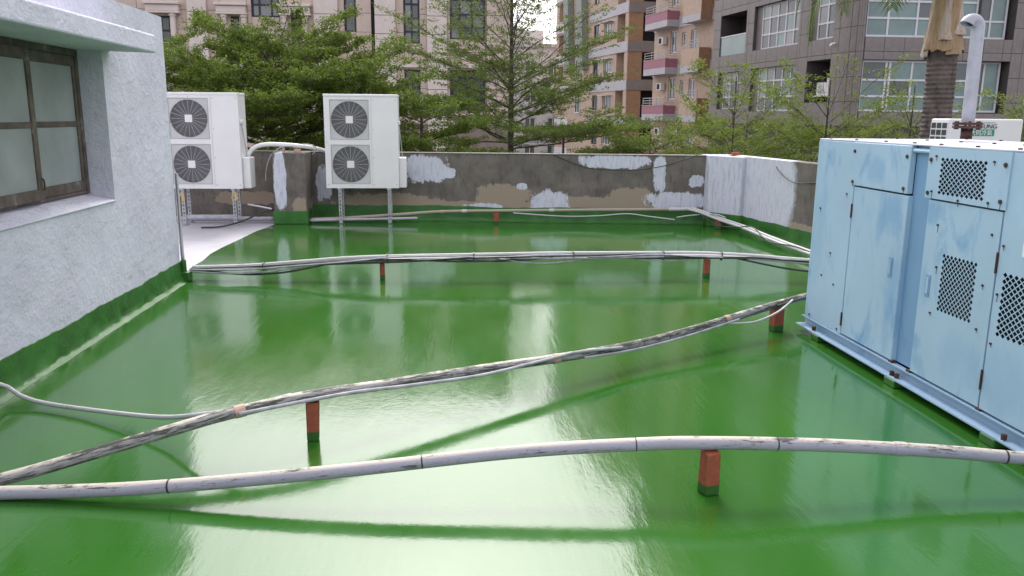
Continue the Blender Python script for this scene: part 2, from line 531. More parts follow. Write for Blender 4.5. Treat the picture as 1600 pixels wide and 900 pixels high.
mb.quad((WX, -1.5, 2.305), (WX, 7.5, 2.305), (-6.8, 7.5, 2.305), (-6.8, -1.5, 2.305))
mb.build('wall', 'stucco', hs_, off)
MB().prism([(-2.60, .868), (-2.372, .868), (-2.366, .880), (-2.60, .932)], 'y', OY0+.002, OY1-.002).build('sill', 'stucco', hs_, off, bevel=.006)
MB().prism([(WX-.01, 1.934), (-2.05, 1.926), (-2.05, 2.052), (WX-.01, 2.085)], 'y', 3.3, 6.30).build('canopy', 'stucco', hs_, off, bevel=.012)
# window: two sliding sashes of worn wood
wn = MB().box(-2.599, -2.545, OY0+.002, OY1-.002, 1.885, 1.93).box(-2.599, -2.545, 6.115, 6.157, .933, 1.884).box(-2.599, -2.55, OY0+.002, 6.114, .933, .955).build('window_frame', 'oldwood', hs_, off, bevel=.004)
def sash(y0, y1, x, stile0, stile1):
    s_ = MB().box(x-.03, x, y0, y0+stile0, .957, 1.883).box(x-.03, x, y1-stile1, y1, .957, 1.883)
    s_.box(x-.03, x, y0+stile0, y1-stile1, .957, 1.025).box(x-.03, x, y0+stile0, y1-stile1, 1.815, 1.883)
    s_.box(x-.026, x-.003, y0+stile0, y1-stile1, 1.405, 1.440)
    o = s_.build('sash', 'oldwood', hs_, off, bevel=.004)
    for a, b in ((1.025, 1.405), (1.440, 1.815)):
        MB().box(x-.02, x-.012, y0+stile0+.001, y1-stile1-.001, a+.001, b-.001).build('pane', 'frost', o, off)
sash(5.385, 6.112, -2.552, .060, .036)
sash(4.62, 5.40, -2.515, .05, .055)
sash(3.86, 4.60, -2.552, .05, .05)
MB().tube([(-2.505, 5.37, 1.02), (-2.495, 5.37, 1.03), (-2.495, 5.37, 1.08), (-2.505, 5.37, 1.09)], .006, 6).build('pull_handle', 'rust', hs_, off)
# green painted upstand along the wall foot, lumpy cove
def upstand(name, p0, p1, nrm, h, parent, off, cove=.07, seed=0, n=90):
    r_ = random.Random(seed)
    p0, p1, nrm = Vector((*p0, 0)), Vector((*p1, 0)), Vector((*nrm, 0)).normalized()
    prof = [(cove*1.5, .005), (cove, .010), (cove*.55, .024), (.020, .062), (.012, h*.6), (.010, h), (.001, h+.004)]
    vs, fs = [], []
    jit = [0.0]*len(prof); hj = 0
    for i in range(n+1):
        b = p0.lerp(p1, i/n)
        hj = hj*.85+r_.uniform(-.006, .006)
        for k, (d, z) in enumerate(prof):
            jit[k] = jit[k]*.55+r_.uniform(-.011, .011)*(1.3 if 0 < k < 4 else .3)
            zz = z+(hj if k >= 5 else 0)+(abs(jit[k])*.5 if 0 < k < 4 else 0)
            dd = d+(jit[k] if k < 4 else 0)
            vs.append(tuple(b+nrm*max(dd, .001)+Vector((0, 0, zz))))
    m_ = len(prof)
    for i in range(n):
        for k in range(m_-1):
            a = i*m_+k
            fs.append((a, a+m_, a+m_+1, a+1))
    mb = MB(); mb.v = vs; mb.f = fs
    return mb.build(name, 'green_band', parent, off, smooth=True)
upstand('painted_upstand', (WX, -1.4), (WX, 7.5), (1, 0), .185, hs_, off, .05, 3, 200)
dp = MB().tube([(-2.362, 7.52, .98), (-2.362, 7.52, .26), (-2.355, 7.51, .20)], .017, 8, False)
tag(dp.build('downpipe', 'pvc_clean', smooth=True), 'thin pale pipe running down the corner of the roof house', 'pipe')
mb = MB().box(-2.374, -2.30, 7.46, 7.58, .006, .09).tube([(-2.355, 7.515, .08), (-2.355, 7.515, .199)], .026, 10, False)
tag(mb.build('pipe_block', 'green_band', bevel=.008), 'green painted block round the foot of the corner pipe', 'block')

# ------------------------------------------------------------------ parapets
ang = math.atan2(-.12, 1)
PW = thing('parapet_wall', (-.87, 11.93, 0), 'stained dark concrete parapet wall with white paint patches behind the outdoor units', 'wall', rz=ang)
pat = parapet_mat('patched_concrete', [
    (.64, .76, .34, .20), (.98, .70, .09, .08), (2.42, .24, .27, .22), (1.48, .20, .28, .07), (3.35, .88, .50, .10), (3.99, .70, .09, .25), (4.25, .33, .42, .13), (4.52, .62, .11, .09), (2.02, .52, .08, .045), (-.85, .52, .12, .26)],
    [(.1, .26, .75, .13), (1.75, .36, .42, .19), (3.0, .26, .95, .13), (3.6, .38, .3, .14), (2.0, .24, 2.6, .06), (-2.0, .3, .5, .1)])
mb = MB().box(-5.2, 5.15, 0, .16, -.01, .972)
mb.build('wall', pat, PW, bevel=.008)
MB().box(-5.2, 5.16, -.012, .172, .973, .985).build('coping', 'slab', PW, bevel=.004)
upstand('painted_upstand', (-1.40, 0), (4.86, 0), (0, -1), .215, PW, None, .05, 5, 130)
# left pier
PR = thing('concrete_pier', (-2.10, 11.72, 0), 'short concrete pier with a white paint streak and green foot', 'pier')
pierm = parapet_mat('pier_concrete', [(-.13, .60, .09, .42, .5)], [(.12, .25, .10, .12)])
MB().box(-.225, .225, -.22, .33, -.01, .985).build('shaft', pierm, PR, bevel=.012)
mb = MB().box(-.238, .238, -.236, .1, .003, .19)
mb.build('painted_foot', 'green_band', PR, bevel=.012)
# right pier and right parapet, whitewashed
rp0, rp1 = Vector((4.07, 10.85)), Vector((4.75, 5.0))
rd = (rp1-rp0); rl = rd.length; ra = math.atan2(rd.y, rd.x)
RW = thing('side_parapet', (rp0.x, rp0.y, 0), 'white painted side parapet with a bare dark concrete strip', 'wall', rz=ra)
rmat = parapet_mat('whitewashed_concrete', [(.50, .60, .92, .62, .16), (2.35, .72, .50, .42, .25), (4.2, .5, 1.1, .6, .4)], [(1.6, .22, .5, .06)])
MB().box(-.45, rl, 0, .16, -.01, 1.0).build('wall', rmat, RW, bevel=.01)
upstand('painted_upstand', (.04, 0), (rl, 0), (0, -1), .20, RW, None, .05, 8, 90)
RP = thing('white_pier', (3.93, 11.02, 0), 'white painted corner pier between the two parapets', 'pier')
pm2 = parapet_mat('pier_whitewash', [(0, .5, .5, .8, .25)], [])
MB().prism([(-.20, .18), (-.165, .155), (.10, -.28), (.30, -.2), (.30, .6), (-.20, .6)], 'z', -.01, .99).build('shaft', pm2, RP, bevel=.01)
MB().prism([(-.215, .15), (-.175, .13), (.10, -.30), (.16, -.30), (.16, .3), (-.215, .3)], 'z', .003, .205).build('painted_foot', 'green_band', RP, bevel=.01)

# ------------------------------------------------------------------ bricks under the pipes
def brick(x, y, h, rz, label, lx=.095, ly=.055):
    mb = MB().box(-lx/2, lx/2, -ly/2, ly/2, .003, h)
    rb_ = random.Random(x*7+y)
    mb.v = [(a+rb_.uniform(-.004, .004), b+rb_.uniform(-.004, .004), c+(rb_.uniform(-.006, .001) if c > .1 else 0)) for a, b, c in mb.v]
    o = mb.build('brick_support', 'brick', bevel=rb_.uniform(.004, .010), seg=3)
    o.location = (x, y, 0); o.rotation_euler = (0, 0, rz)
    return tag(o, label, 'brick', 'bricks propping up the roof pipes')
brick(1.070, 2.995, .193, R(14), 'upright red brick under the grey pipe that lies beside the blue cabinet foot', .066, .068)
brick(-.612, 3.66, .196, R(-6), 'upright red brick under the mossy slanting pipe, beside its thin branch pipe', .052, .045)
brick(2.385, 5.49, .176, R(20), 'wide red brick under the slanting pipe next to the blue cabinet', .085, .06)
brick(-.561, 7.51, .158, R(8), 'slim red brick under the pipe bundle in front of the outdoor units', .045, .06)
brick(2.515, 7.475, .182, R(5), 'slim red brick under the pipe bundle near the blue cabinet', .05, .06)
brick(.765, 11.50, .165, R(-7), 'small red brick under the tan pipe along the parapet foot', .07, .07)
brick(3.80, 10.90, .115, R(-30), 'low red brick under the pipes at the white corner pier', .09, .08)
o = MB().box(-.05, .05, -.03, .03, 0, .05).build('brick_piece', simple('bare_red_brick', (.29, .07, .04), .8, .25, 20, .5, 60), bevel=.006); o.location = (4.05, 11.1, .99)
tag(o, 'broken red brick piece lying on top of the white corner pier', 'brick')
o = MB().box(-.045, .045, -.03, .03, .0, .05).build('brick_piece', 'tape', bevel=.006); o.location = (-2.0, 11.66, .985)
tag(o, 'pale brick piece on top of the streaked concrete pier', 'brick')
o = MB().box(-.015, .015, -.03, .03, .0, .075).build('brick_piece', 'tape', bevel=.004); o.location = (-2.19, 11.66, .985)
tag(o, 'narrow upright tile scrap on the concrete pier beside the white hose', 'tile')

# ------------------------------------------------------------------ pipes
def ptube(name, pts, rad, mat, parent=None, off=None, n=12):
    return MB().tube(pts, rad, n).build(name, mat, parent, off, smooth=True)
def rings(parent, off, pts, rad, mat, name):
    # narrow collars at points (p, dir)
    for p, d, wd in pts:
        p, d = Vector(p), Vector(d).normalized()
        MB().tube([p-d*wd/2, p+d*wd/2], rad, 14, False).build(name, mat, parent, off, smooth=False)
def dense(pts):
    P = [Vector(p) for p in pts]; Q = []
    for k in range(len(P)-1):
        p0, p1, p2, p3_ = P[max(k-1, 0)], P[k], P[k+1], P[min(k+2, len(P)-1)]
        for j in range(10):
            tt = j/10
            Q.append(.5*((2*p1)+(p2-p0)*tt+(2*p0-5*p1+4*p2-p3_)*tt**2+(3*p1-p0-3*p2+p3_)*tt**3))
    return Q+[P[-1]]
def along(pts, frac):
    P = dense(pts); L = [(P[i+1]-P[i]).length for i in range(len(P)-1)]
    s_ = frac*sum(L)
    for i, l in enumerate(L):
        if s_ <= l: return P[i].lerp(P[i+1], s_/l), (P[i+1]-P[i])
        s_ -= l
    return P[-1], P[-1]-P[-2]
# nearest pipe
p4 = [(-2.3, 3.14, .030), (-1.75, 3.124, .032), (-1.17, 3.069, .062), (-.444, 3.03, .125), (.271, 3.044, .182), (.796, 3.03, .208), (1.065, 2.995, .2205), (1.54, 2.99, .200), (2.061, 2.978, .162), (2.40, 2.94, .139), (2.9, 2.9, .12)]
o4 = thing('grey_pipe', p4[0], 'long grey painted pipe bowed over a red brick, lying nearly straight across the roof', 'pipe')
off = p4[0]
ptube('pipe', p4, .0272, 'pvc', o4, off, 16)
rings(o4, off, [along(p4, x)+(w_,) for x, w_ in ((.235, .008), (.425, .006), (.59, .005), (.70, .006), (.885, .008))], .0279, 'cable_black', 'joint_line')
rings(o4, off, [along(p4, x)+(.05,) for x in (.80,)], .0300, 'pvc', 'coupling')
rings(o4, off, [along(p4, .955)+(.03,)], .0284, 'cable_black', 'black_band')
# slanting mossy pipe with its strapped-on cable
p3 = [(-2.15, 3.06, .034), (-1.784, 3.20, .053), (-1.42, 3.29, .128), (-1.18, 3.38, .172), (-.945, 3.495, .204), (-.612, 3.66, .2235), (-.294, 3.853, .203), (.021, 4.045, .188), (.299, 4.214, .172), (.603, 4.399, .152), (.894, 4.575, .139), (1.211, 4.768, .132), (1.455, 4.916, .140), (1.714, 5.074, .155), (2.049, 5.277, .180), (2.385, 5.484, .2035), (2.707, 5.70, .212), (3.1, 5.96, .205)]
o3 = thing('mossy_pipe', p3[0], 'weathered mossy pipe slanting across the roof to the blue cabinet', 'pipe')
off = p3[0]
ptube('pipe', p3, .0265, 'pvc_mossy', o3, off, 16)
def beside(pts, side, dz, fr):
    out = []
    for k, fx in enumerate(fr):
        p, d = along(pts, fx); d = Vector((d.x, d.y, 0)).normalized(); nn = Vector((d.y, -d.x, 0))
        sd_ = side[k] if isinstance(side, (list, tuple)) else side
        z_ = dz[k] if isinstance(dz, (list, tuple)) else dz
        out.append(tuple(p+nn*sd_+Vector((0, 0, z_))))
    return out
ptube('cable', beside(p3, [.034, .04, .036, .05, .034, .02, .034], [0, -.004, -.012, -.015, .012, .024, .010], (.22, .30, .36, .43, .50, .545, .60)), .0095, 'cable_grey', o3, off, 8)
ptube('cable', beside(p3, [.034, .036, .036, .034], [-.012, -.018, -.016, -.010], (.55, .62, .70, .78)), .008, 'cable_grey', o3, off, 8)
ptube('cable', beside(p3, [.03, .06, .07, .03], [-.015, -.05, -.03, .012], (.76, .80, .84, .88)), .008, 'pvc_clean', o3, off, 8)
ptube('cable', beside(p3, [.03, .034, .036, .03], [.0, .005, .004, .0], (.85, .89, .94, .99)), .009, 'cable_black', o3, off, 8)
for x in (.222, .518, .765):
    rings(o3, off, [along(p3, x)+(.045,)], .0292, 'tape', 'tape_wrap')
for x in (.632, .67):
    rings(o3, off, [along(p3, x)+(.007,)], .0275, 'cable_black', 'black_tie')
# thin branch pipe at left
br = [(-2.352, 4.02, .17), (-2.33, 4.30, .095), (-2.20, 4.23, .055), (-2.053, 4.161, .036), (-1.737, 4.005, .046), (-1.351, 3.771, .092), (-1.10, 3.585, .168), (-.90, 3.555, .208), (-.70, 3.62, .240)]
tag(ptube('branch_pipe', br, .0115, 'pvc_clean', n=10), 'thin pale flexible pipe leaving the wall and joining the mossy pipe', 'pipe')
# bundle across the middle
b2 = [(-2.30, 7.575, .085), (-1.9, 7.55, .10), (-1.487, 7.52, .126), (-.561, 7.51, .188), (.645, 7.465, .210), (1.6, 7.468, .216), (2.515, 7.473, .209), (3.0, 7.38, .195), (3.46, 7.26, .172), (4.3, 7.1, .15)]
ob = thing('pipe_bundle', b2[0], 'bundle of pale pipes and cables spanning the roof on two slim bricks', 'pipes')
off = b2[0]
fr = [i/14 for i in range(15)]
def wob(a, b, seed, zbase, sb):
    r_ = random.Random(seed)
    return beside(b2, [sb+r_.uniform(-a, a) for _ in fr], [zbase+r_.uniform(-b, b) for _ in fr], fr)
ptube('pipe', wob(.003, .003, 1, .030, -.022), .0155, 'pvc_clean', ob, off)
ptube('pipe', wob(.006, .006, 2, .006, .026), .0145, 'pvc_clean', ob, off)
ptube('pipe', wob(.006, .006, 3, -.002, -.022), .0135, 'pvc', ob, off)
ptube('cable', wob(.025, .018, 4, .012, .055), .008, 'cable_black', ob, off, 8)
ptube('cable', wob(.03, .016, 5, .02, .05), .007, 'cable_grey', ob, off, 8)
def sagc(f0, f1, dz, sb, mat, rad=.0075):
    pts = []
    for k in range(7):
        a = k/6
        q, d = along(b2, f0+(f1-f0)*a)
        pts.append((q.x, q.y-sb, q.z-dz*math.sin(math.pi*a)+.005))
    ptube('cable', pts, rad, mat, ob, off, 8)
sagc(.02, .19, .055, .05, 'cable_black', .009)
sagc(.0, .16, .035, .06, 'cable_grey', .009)
sagc(.42, .56, .055, .055, 'cable_grey', .009)
sagc(.36, .50, .03, .055, 'cable_black', .007)
sagc(.60, .72, .045, .05, 'cable_grey', .006)
sagc(.76, .98, .075, .05, 'cable_black', .009)
sagc(.18, .36, .02, .06, 'cable_black', .010)
sagc(.30, .47, .028, .058, 'cable_black', .009)
sagc(.55, .78, .018, .056, 'cable_black', .008)
sagc(.08, .30, -.012, .055, 'cable_black', .009)
sagc(.44, .66, .012, .06, 'cable_grey', .010)
for x in (.1, .27, .39, .53, .66, .745):
    q, d = along(b2, x)
    MB().tube([q-d.normalized()*.006+Vector((0, -.012, .010)), q+d.normalized()*.006+Vector((0, -.012, .010))], .047, 12, False, False).build('cable_tie', 'cable_black', ob, off)
# tan pipe along the parapet foot, then the white lines down the side
tp = [(-1.86, 11.62, .055), (-1.4, 11.60, .075), (-.6, 11.57, .13), (.0, 11.54, .172), (.765, 11.50, .187), (1.9, 11.42, .205), (3.3, 11.30, .228)]
ot = thing('tan_pipe', tp[0], 'tan pipe running along the foot of the stained parapet', 'pipe')
ptube('pipe', tp, .0215, 'pvc_tan', ot, tp[0], 14)
rings(ot, tp[0], [along(tp, x)+(.07,) for x in (.42, .66)], .025, 'pvc_clean', 'coupling')
rings(ot, tp[0], [along(tp, .36)+(.05,)], .024, 'tape', 'tape_wrap')
ptube('end_sleeve', [(3.2, 11.308, .226), (3.5, 11.28, .232), (3.58, 11.25, .232)], .026, 'pvc_clean', ot, tp[0])
ptube('lower_pipe', [(-1.86, 11.56, .045), (-1.3, 11.56, .06), (-.75, 11.545, .07), (-.35, 11.53, .08)], .019, 'pvc', ot, tp[0])
sd1 = [(3.50, 11.20, .25), (3.62, 11.08, .225), (3.82, 10.86, .150), (3.93, 10.2, .12), (3.95, 9.36, .10), (4.0, 8.33, .085), (4.1, 7.6, .07)]
os_ = thing('side_pipes', sd1[0], 'pair of white pipes bending from the corner along the side parapet', 'pipes')
ptube('pipe', sd1, .019, 'pvc_clean', os_, sd1[0])
ptube('pipe', [(a-.055, b-.02, c-.008) for a, b, c in sd1], .017, 'pvc_clean', os_, sd1[0])
ptube('cable', [(3.55, 11.1, .21), (3.72, 10.7, .08), (3.80, 10.2, .12), (3.86, 9.8, .17), (3.87, 9.3, .07), (3.92, 8.6, .11), (4.0, 7.9, .06)], .007, 'cable_black', os_, sd1[0], 8)
lw = [(1.0, 11.46, .16), (1.7, 11.40, .12), (2.2, 11.36, .13), (2.6, 11.3, .165), (2.9, 11.24, .135), (3.25, 11.14, .10)]
tag(ptube('loose_wire', lw, .0085, 'pvc_clean', n=8), 'loose pale wire sagging under the tan pipe', 'wire')
tag(ptube('loose_wire', [(3.28, 11.16, .13), (3.5, 11.12, .165), (3.75, 10.95, .20), (3.86, 10.8, .17)], .0085, 'pvc_clean', n=8), 'short pale wire end beside the white corner pier', 'wire')
tag(ptube('draped_wire', [(1.55, 11.64, .985), (1.75, 11.60, .90), (2.1, 11.53, .79), (2.7, 11.44, .77), (3.2, 11.38, .85), (3.5, 11.36, .965), (3.62, 11.40, .985)], .006, 'cable_black', n=6), 'black wire draped over the front of the stained parapet', 'wire')
tag(ptube('draped_wire', [(4.2, 10.1, 1.0), (4.17, 9.9, .88), (4.19, 9.5, .76), (4.26, 9.1, .78), (4.33, 8.7, .86)], .006, 'cable_black', n=6), 'black wire hanging on the white side parapet', 'wire')

# ------------------------------------------------------------------ outdoor air conditioners
def make_ac():
    W_, D_, H_ = 1.0, .34, 1.27
    a = thing('outdoor_unit', (0, 0, 0), 'x', 'air conditioner')
    # cabinet: front sheet with two square openings
    mb = MB()
    q = [(.085, .60, .67, 1.195), (.085, .60, .065, .59)]
    rects = [(0, W_, 0, H_)]
    for h in q: rects = rect_minus(rects, h)
    for x0, x1, z0, z1 in rects: mb.quad((x0, 0, z0), (x1, 0, z0), (x1, 0, z1), (x0, 0, z1))
    mb.quad((W_, 0, 0), (W_, D_, 0), (W_, D_, H_), (W_, 0, H_))
    mb.quad((0, D_, 0), (0, 0, 0), (0, 0, H_), (0, D_, H_))
    mb.quad((W_, D_, 0), (0, D_, 0), (0, D_, H_), (W_, D_, H_))
    mb.quad((0, 0, 0), (0, D_, 0), (W_, D_, 0), (W_, 0, 0))
    mb.build('cabinet', 'white', a)
    MB().box(-.006, W_+.006, -.008, D_+.004, H_-.028, H_+.004).build('lid', 'white', a, bevel=.006)
    MB().box(.634, .638, -.0035, .001, .03, 1.235).build('panel_seam', 'guard', a)
    for x, z in ((.66, .05), (.66, .42), (.66, .80), (.66, 1.20), (.97, .05), (.97, 1.20), (.03, .05), (.35, 1.222), (.35, .035), (.03, .63)):
        MB().disc((x, .001, z), (0, -1, 0), .007, .004, 8).build('screw', 'wire', a)
    for x0, x1, z0, z1 in q:
        cx, cz = (x0+x1)/2, (z0+z1)/2; rr = .246
        n = 40
        g = MB()
        # square plate with a round hole
        for k in range(n):
            a0, a1 = 2*math.pi*k/n, 2*math.pi*(k+1)/n
            def sq(t_):
                c_, s_ = math.cos(t_), math.sin(t_); m_ = max(abs(c_), abs(s_)); return (cx+c_/m_*(x1-x0)/2, cz+s_/m_*(z1-z0)/2)
            o0, o1 = sq(a0), sq(a1)
            g.quad((cx+rr*math.cos(a0), .004, cz+rr*math.sin(a0)), (o0[0], .004, o0[1]), (o1[0], .004, o1[1]), (cx+rr*math.cos(a1), .004, cz+rr*math.sin(a1)))
        pl = g.build('fan_plate', 'guard', a, solid=.003)
        c_ = MB().tube([(cx, .006, cz), (cx, .14, cz)], rr-.002, 32, False, False)
        c_.poly([(cx+(rr-.002)*math.cos(2*math.pi*k/32), .14, cz+(rr-.002)*math.sin(2*math.pi*k/32)) for k in range(32)])
        c_.build('fan_cavity', 'fandark', pl)
        bl = MB()
        for k in range(3):
            a0 = 2*math.pi*k/3+.4
            pts = []
            for j in range(9):
                tt = a0+j/8*1.35; pts.append((cx+.225*math.cos(tt), .075+.055*j/8, cz+.225*math.sin(tt)))
            inn = [(cx+.06*math.cos(a0+j/8*1.35), .08+.05*j/8, cz+.06*math.sin(a0+j/8*1.35)) for j in range(9)]
            for j in range(8): bl.quad(inn[j], pts[j], pts[j+1], inn[j+1])
        bl.build('fan_blades', 'fandark', pl, solid=.004)
        wr = MB()
        for k in range(20):
            a0 = 2*math.pi*k/20
            wr.tube([(cx+.03*math.cos(a0), -.004, cz+.03*math.sin(a0)), (cx+rr*math.cos(a0), -.001, cz+rr*math.sin(a0))], .0034, 4, False, False)
        for rad in [.045+.0134*k for k in range(16)]:
            ring = [(cx+rad*math.cos(2*math.pi*k/32), -.001, cz+rad*math.sin(2*math.pi*k/32)) for k in range(33)]
            wr.tube(ring, .0021, 3, False, False)
        wr.build('wire_guard', 'wire', pl)
        MB().box(cx-.049, cx+.049, -.014, -.006, cz-.049, cz+.049).build('hub_cap', 'white', pl, bevel=.006)
        fr_ = MB()
        for b_ in ((x0-.006, x1+.006, z0-.006, z0), (x0-.006, x1+.006, z1, z1+.006), (x0-.006, x0, z0, z1), (x1, x1+.006, z0, z1)):
            fr_.box(b_[0], b_[1], -.004, .003, b_[2], b_[3])
        fr_.build('plate_rim', 'wire', pl)
    MB().box(W_, W_+.10, .06, .30, 0, .42).build('pipe_cover', 'white', a, bevel=.012)
    MB().box(W_, W_+.028, .04, .12, .87, .92).build('side_handle', 'white', a, bevel=.008)
    MB().tube([(W_+.012, .09, .88), (W_+.02, .1, .75), (W_+.035, .11, .6), (W_+.05, .12, .42)], .007, 6).build('power_cable', 'cable_grey', a, smooth=True)
    return a
ac = make_ac()
ac.location = (-1.60, 11.50, .505)
tag(ac, 'white twin-fan outdoor unit on a stand over the green floor', 'air conditioner', 'twin-fan outdoor units by the parapet')
a2 = copy_tree(ac)
a2.location = (-3.705, 11.42, .505); a2.rotation_euler = (0, 0, R(-2.5))
tag(a2, 'white twin-fan outdoor unit over the bare floor, partly behind the roof house', 'air conditioner', 'twin-fan outdoor units by the parapet')
def slotted_leg(x, y, h):
    mb = MB()
    wv = .045
    # L-angle with a row of slots in the front flange
    z = .0; k = 0
    rects = [(x-wv/2, x+wv/2, .006, h)]
    zz = .05
    while zz < h-.05:
        rects = rect_minus(rects, (x-.010, x+.010, zz, zz+.028)); zz += .052
    for a, b, c, d in rects: mb.box(a, b, y, y+.003, c, d)
    mb.box(x+wv/2-.003, x+wv/2, y+.0032, y+.042, .006, h)
    return mb
def stand(x0, y0, label, beam):
    st = thing('steel_stand', (x0, y0, 0), label, 'stand', 'slotted steel stands under outdoor units')
    for dx in (.18, .86):
        for dy in (.02, .27):
            slotted_leg(dx, dy, .49).build('leg', 'galv', st)
            MB().box(dx-.05, dx+.05, dy-.03, dy+.05, .004, .012).build('foot_plate', 'green_band' if beam == 0 else 'galv', st)
        MB().box(dx-.03, dx+.03, .0, .33, .490, .503).build('top_rail', 'galv', st)
        MB().prism([(dx-.03, .485), (dx-.02, .500), (dx+.02, .500), (dx+.03, .485)], 'y', -.025, -.001).build('bolt_head', 'galv', st)
    if beam:
        MB().box(.205, .835, .0235, .0275, .10, .145).build('cross_rail', 'galv', st)
    return st
stand(-1.60, 11.50, 'slotted galvanised stand with feet on the green floor', 0)
stand(-3.705, 11.42, 'slotted galvanised stand with a low cross rail on the bare floor', 1)
tag(ptube('white_hose', [(-2.66, 11.57, .92), (-2.63, 11.58, .99), (-2.55, 11.60, 1.06), (-2.40, 11.62, 1.095), (-2.1, 11.66, 1.085), (-1.85, 11.72, 1.055), (-1.72, 11.85, 1.02), (-1.66, 12.0, .99)], .03, 'white', n=12), 'white insulated hose arching from the outdoor unit over the concrete pier', 'hose')
tag(ptube('thin_wire', [(-2.05, 11.6, 1.075), (-2.2, 11.56, 1.06), (-2.34, 11.55, .95), (-2.42, 11.56, .75), (-2.44, 11.6, .6)], .007, 'cable_grey', n=6), 'grey wire dropping from the white hose beside the concrete pier', 'wire')
tag(ptube('thin_wire', [(-1.92, 11.64, 1.10), (-1.80, 11.66, 1.09), (-1.74, 11.68, 1.03), (-1.80, 11.68, .96)], .007, 'cable_grey', n=6), 'curled grey wire end over the top of the concrete pier', 'wire')
tag(ptube('floor_pipe', [(-4.3, 11.72, .05), (-3.3, 11.70, .06), (-2.36, 11.66, .06)], .03, 'pvc', n=10), 'grey pipe lying on the bare floor behind the outdoor unit stand', 'pipe')
tag(ptube('floor_cable', [(-3.2, 11.05, .02), (-2.95, 11.1, .025), (-2.7, 11.3, .08), (-2.5, 11.45, .17), (-2.34, 11.55, .20)], .012, 'cable_black', n=8), 'black cable rising from the bare floor to the concrete pier', 'cable')
tag(ptube('floor_cable', [(-2.68, 11.5, .28), (-2.5, 11.47, .25), (-2.35, 11.46, .22)], .012, 'pvc_clean', n=8), 'short pale pipe stub beside the concrete pier', 'pipe')
for x, z0, lb in ((-3.53, .45, 'torn yellow tape on the stand leg close to the roof house corner'), (-2.83, .46, 'torn yellow tape on the stand leg nearest the concrete pier')):
    q = MB().quad((x, 11.39, z0), (x+.03, 11.385, z0), (x+.05, 11.38, z0-.09), (x+.015, 11.375, z0-.13)).quad((x-.01, 11.385, z0), (x+.005, 11.385, z0), (x-.025, 11.38, z0-.09), (x-.04, 11.38, z0-.08))
    tag(q.build('tape_rag', simple('old_tape', (.50, .36, .17), .8), solid=.003), lb, 'tape', 'torn tape on the stand legs')

# ------------------------------------------------------------------ blue generator cabinet
G = thing('generator_cabinet', (2.9, 4.0, 0), 'pale blue steel generator cabinet with perforated vents on a skid', 'generator')
off = G.location[:]
GX = 2.60; Y0, Y1 = 1.7, 5.475; ZB, ZT = .115, 1.360
MB().box(GX+.06, 3.62, Y0+.03, Y1-.03, ZB+.005, ZT-.005).build('core', 'dark', G, off)
def panel(name, y0, y1, z0, z1, mat='blue', x=GX, th=.035, bevel=.004):
    return MB().box(x, x+th, y0, y1, z0, z1).build(name, mat, G, off, bevel=bevel)
def vent(name, y0, y1, z0, z1, gy0, gy1, gz0, gz1, nc, nr, x=GX):
    # sheet with a field of diamond holes cut through it
    wv, hv = (gy1-gy0)/nc, (gz1-gz0)/nr
    mb = MB()
    def q(a, b, c, d): mb.quad(*[(x, p[0], p[1]) for p in (a, b, c, d)])
    for a, b, c, d in rect_minus([(y0, y1, z0, z1)], (gy0, gy1, gz0, gz1)):
        q((a, c), (a, d), (b, d), (b, c))
    k = .77
    for j in range(2*nr+1):
        for i in range(2*nc+1):
            if (i+j) % 2: continue
            cy, cz = gy0+i*wv/2, gz0+j*hv/2
            P = [(cy+wv/2, cz), (cy, cz+hv/2), (cy-wv/2, cz), (cy, cz-hv/2)]
            bord = i in (0, 2*nc) or j in (0, 2*nr)
            if bord:
                P = [p_ for p_ in P if gy0-1e-6 <= p_[0] <= gy1+1e-6 and gz0-1e-6 <= p_[1] <= gz1+1e-6]
                cor = (i in (0, 2*nc)) and (j in (0, 2*nr))
                if cor: P = P+[(cy, cz)]
                if len(P) >= 3:
                    ctr = (sum(p_[0] for p_ in P)/len(P), sum(p_[1] for p_ in P)/len(P))
                    P.sort(key=lambda p_: -math.atan2(p_[1]-ctr[1], p_[0]-ctr[0]))
                    mb.poly([(x, *p_) for p_ in P])
            else:
                I = [(cy+(p_[0]-cy)*k, cz+(p_[1]-cz)*k) for p_ in P]
                for e in range(4):
                    f_ = (e+1) % 4
                    q(P[e], I[e], I[f_], P[f_])
    o = mb.build(name, 'blue', G, off)
    # returned edges of the folded sheet
    ed = MB()
    for a, b, c, d in ((y0, y0+.003, z0, z1), (y1-.003, y1, z0, z1), (y0+.003, y1-.003, z0, z0+.003), (y0+.003, y1-.003, z1-.003, z1)):
        ed.box(x+.0005, x+.035, a, b, c, d)
    ed.build('folded_edge', 'blue', o, off)
    return o
def bolt(par, y, z, r_=.010, x=GX):
    MB().disc((x+.001, y, z), (-1, 0, 0), r_, .008, 6).build('bolt', 'rust', par, off)
    MB().box(x-.0012, x+.001, y-.0015, y+.0015, z-.012-.03*random.random(), z-.006).build('rust_run', 'rust', par, off)
def hinge(par, y, z, h=.09, x=GX):
    MB().tube([(x-.004, y, z-h/2), (x-.004, y, z+h/2)], .005, 8, False).box(x-.003, x-.0005, y-.008, y+.008, z-h/2+.005, z+h/2-.005).build('hinge', 'rust', par, off)
def pull(par, y, z, x=GX):
    MB().box(x-.004, x-.0005, y-.020, y+.020, z-.06, z+.06).build('recess_pull', 'blue_deep', par, off, bevel=.003)
    MB().box(x-.007, x-.0042, y-.009, y+.009, z-.045, z+.045).build('pull_slot', 'blue', par, off)
cp = panel('corner_panel', 4.975, Y1, ZB, ZT)
for y, z in ((5.43, .14), (5.02, .14), (5.40, .9), (5.30, .45), (5.2, .62), (5.05, 1.03), (5.12, .42)):
    bolt(cp, y, z, .006)
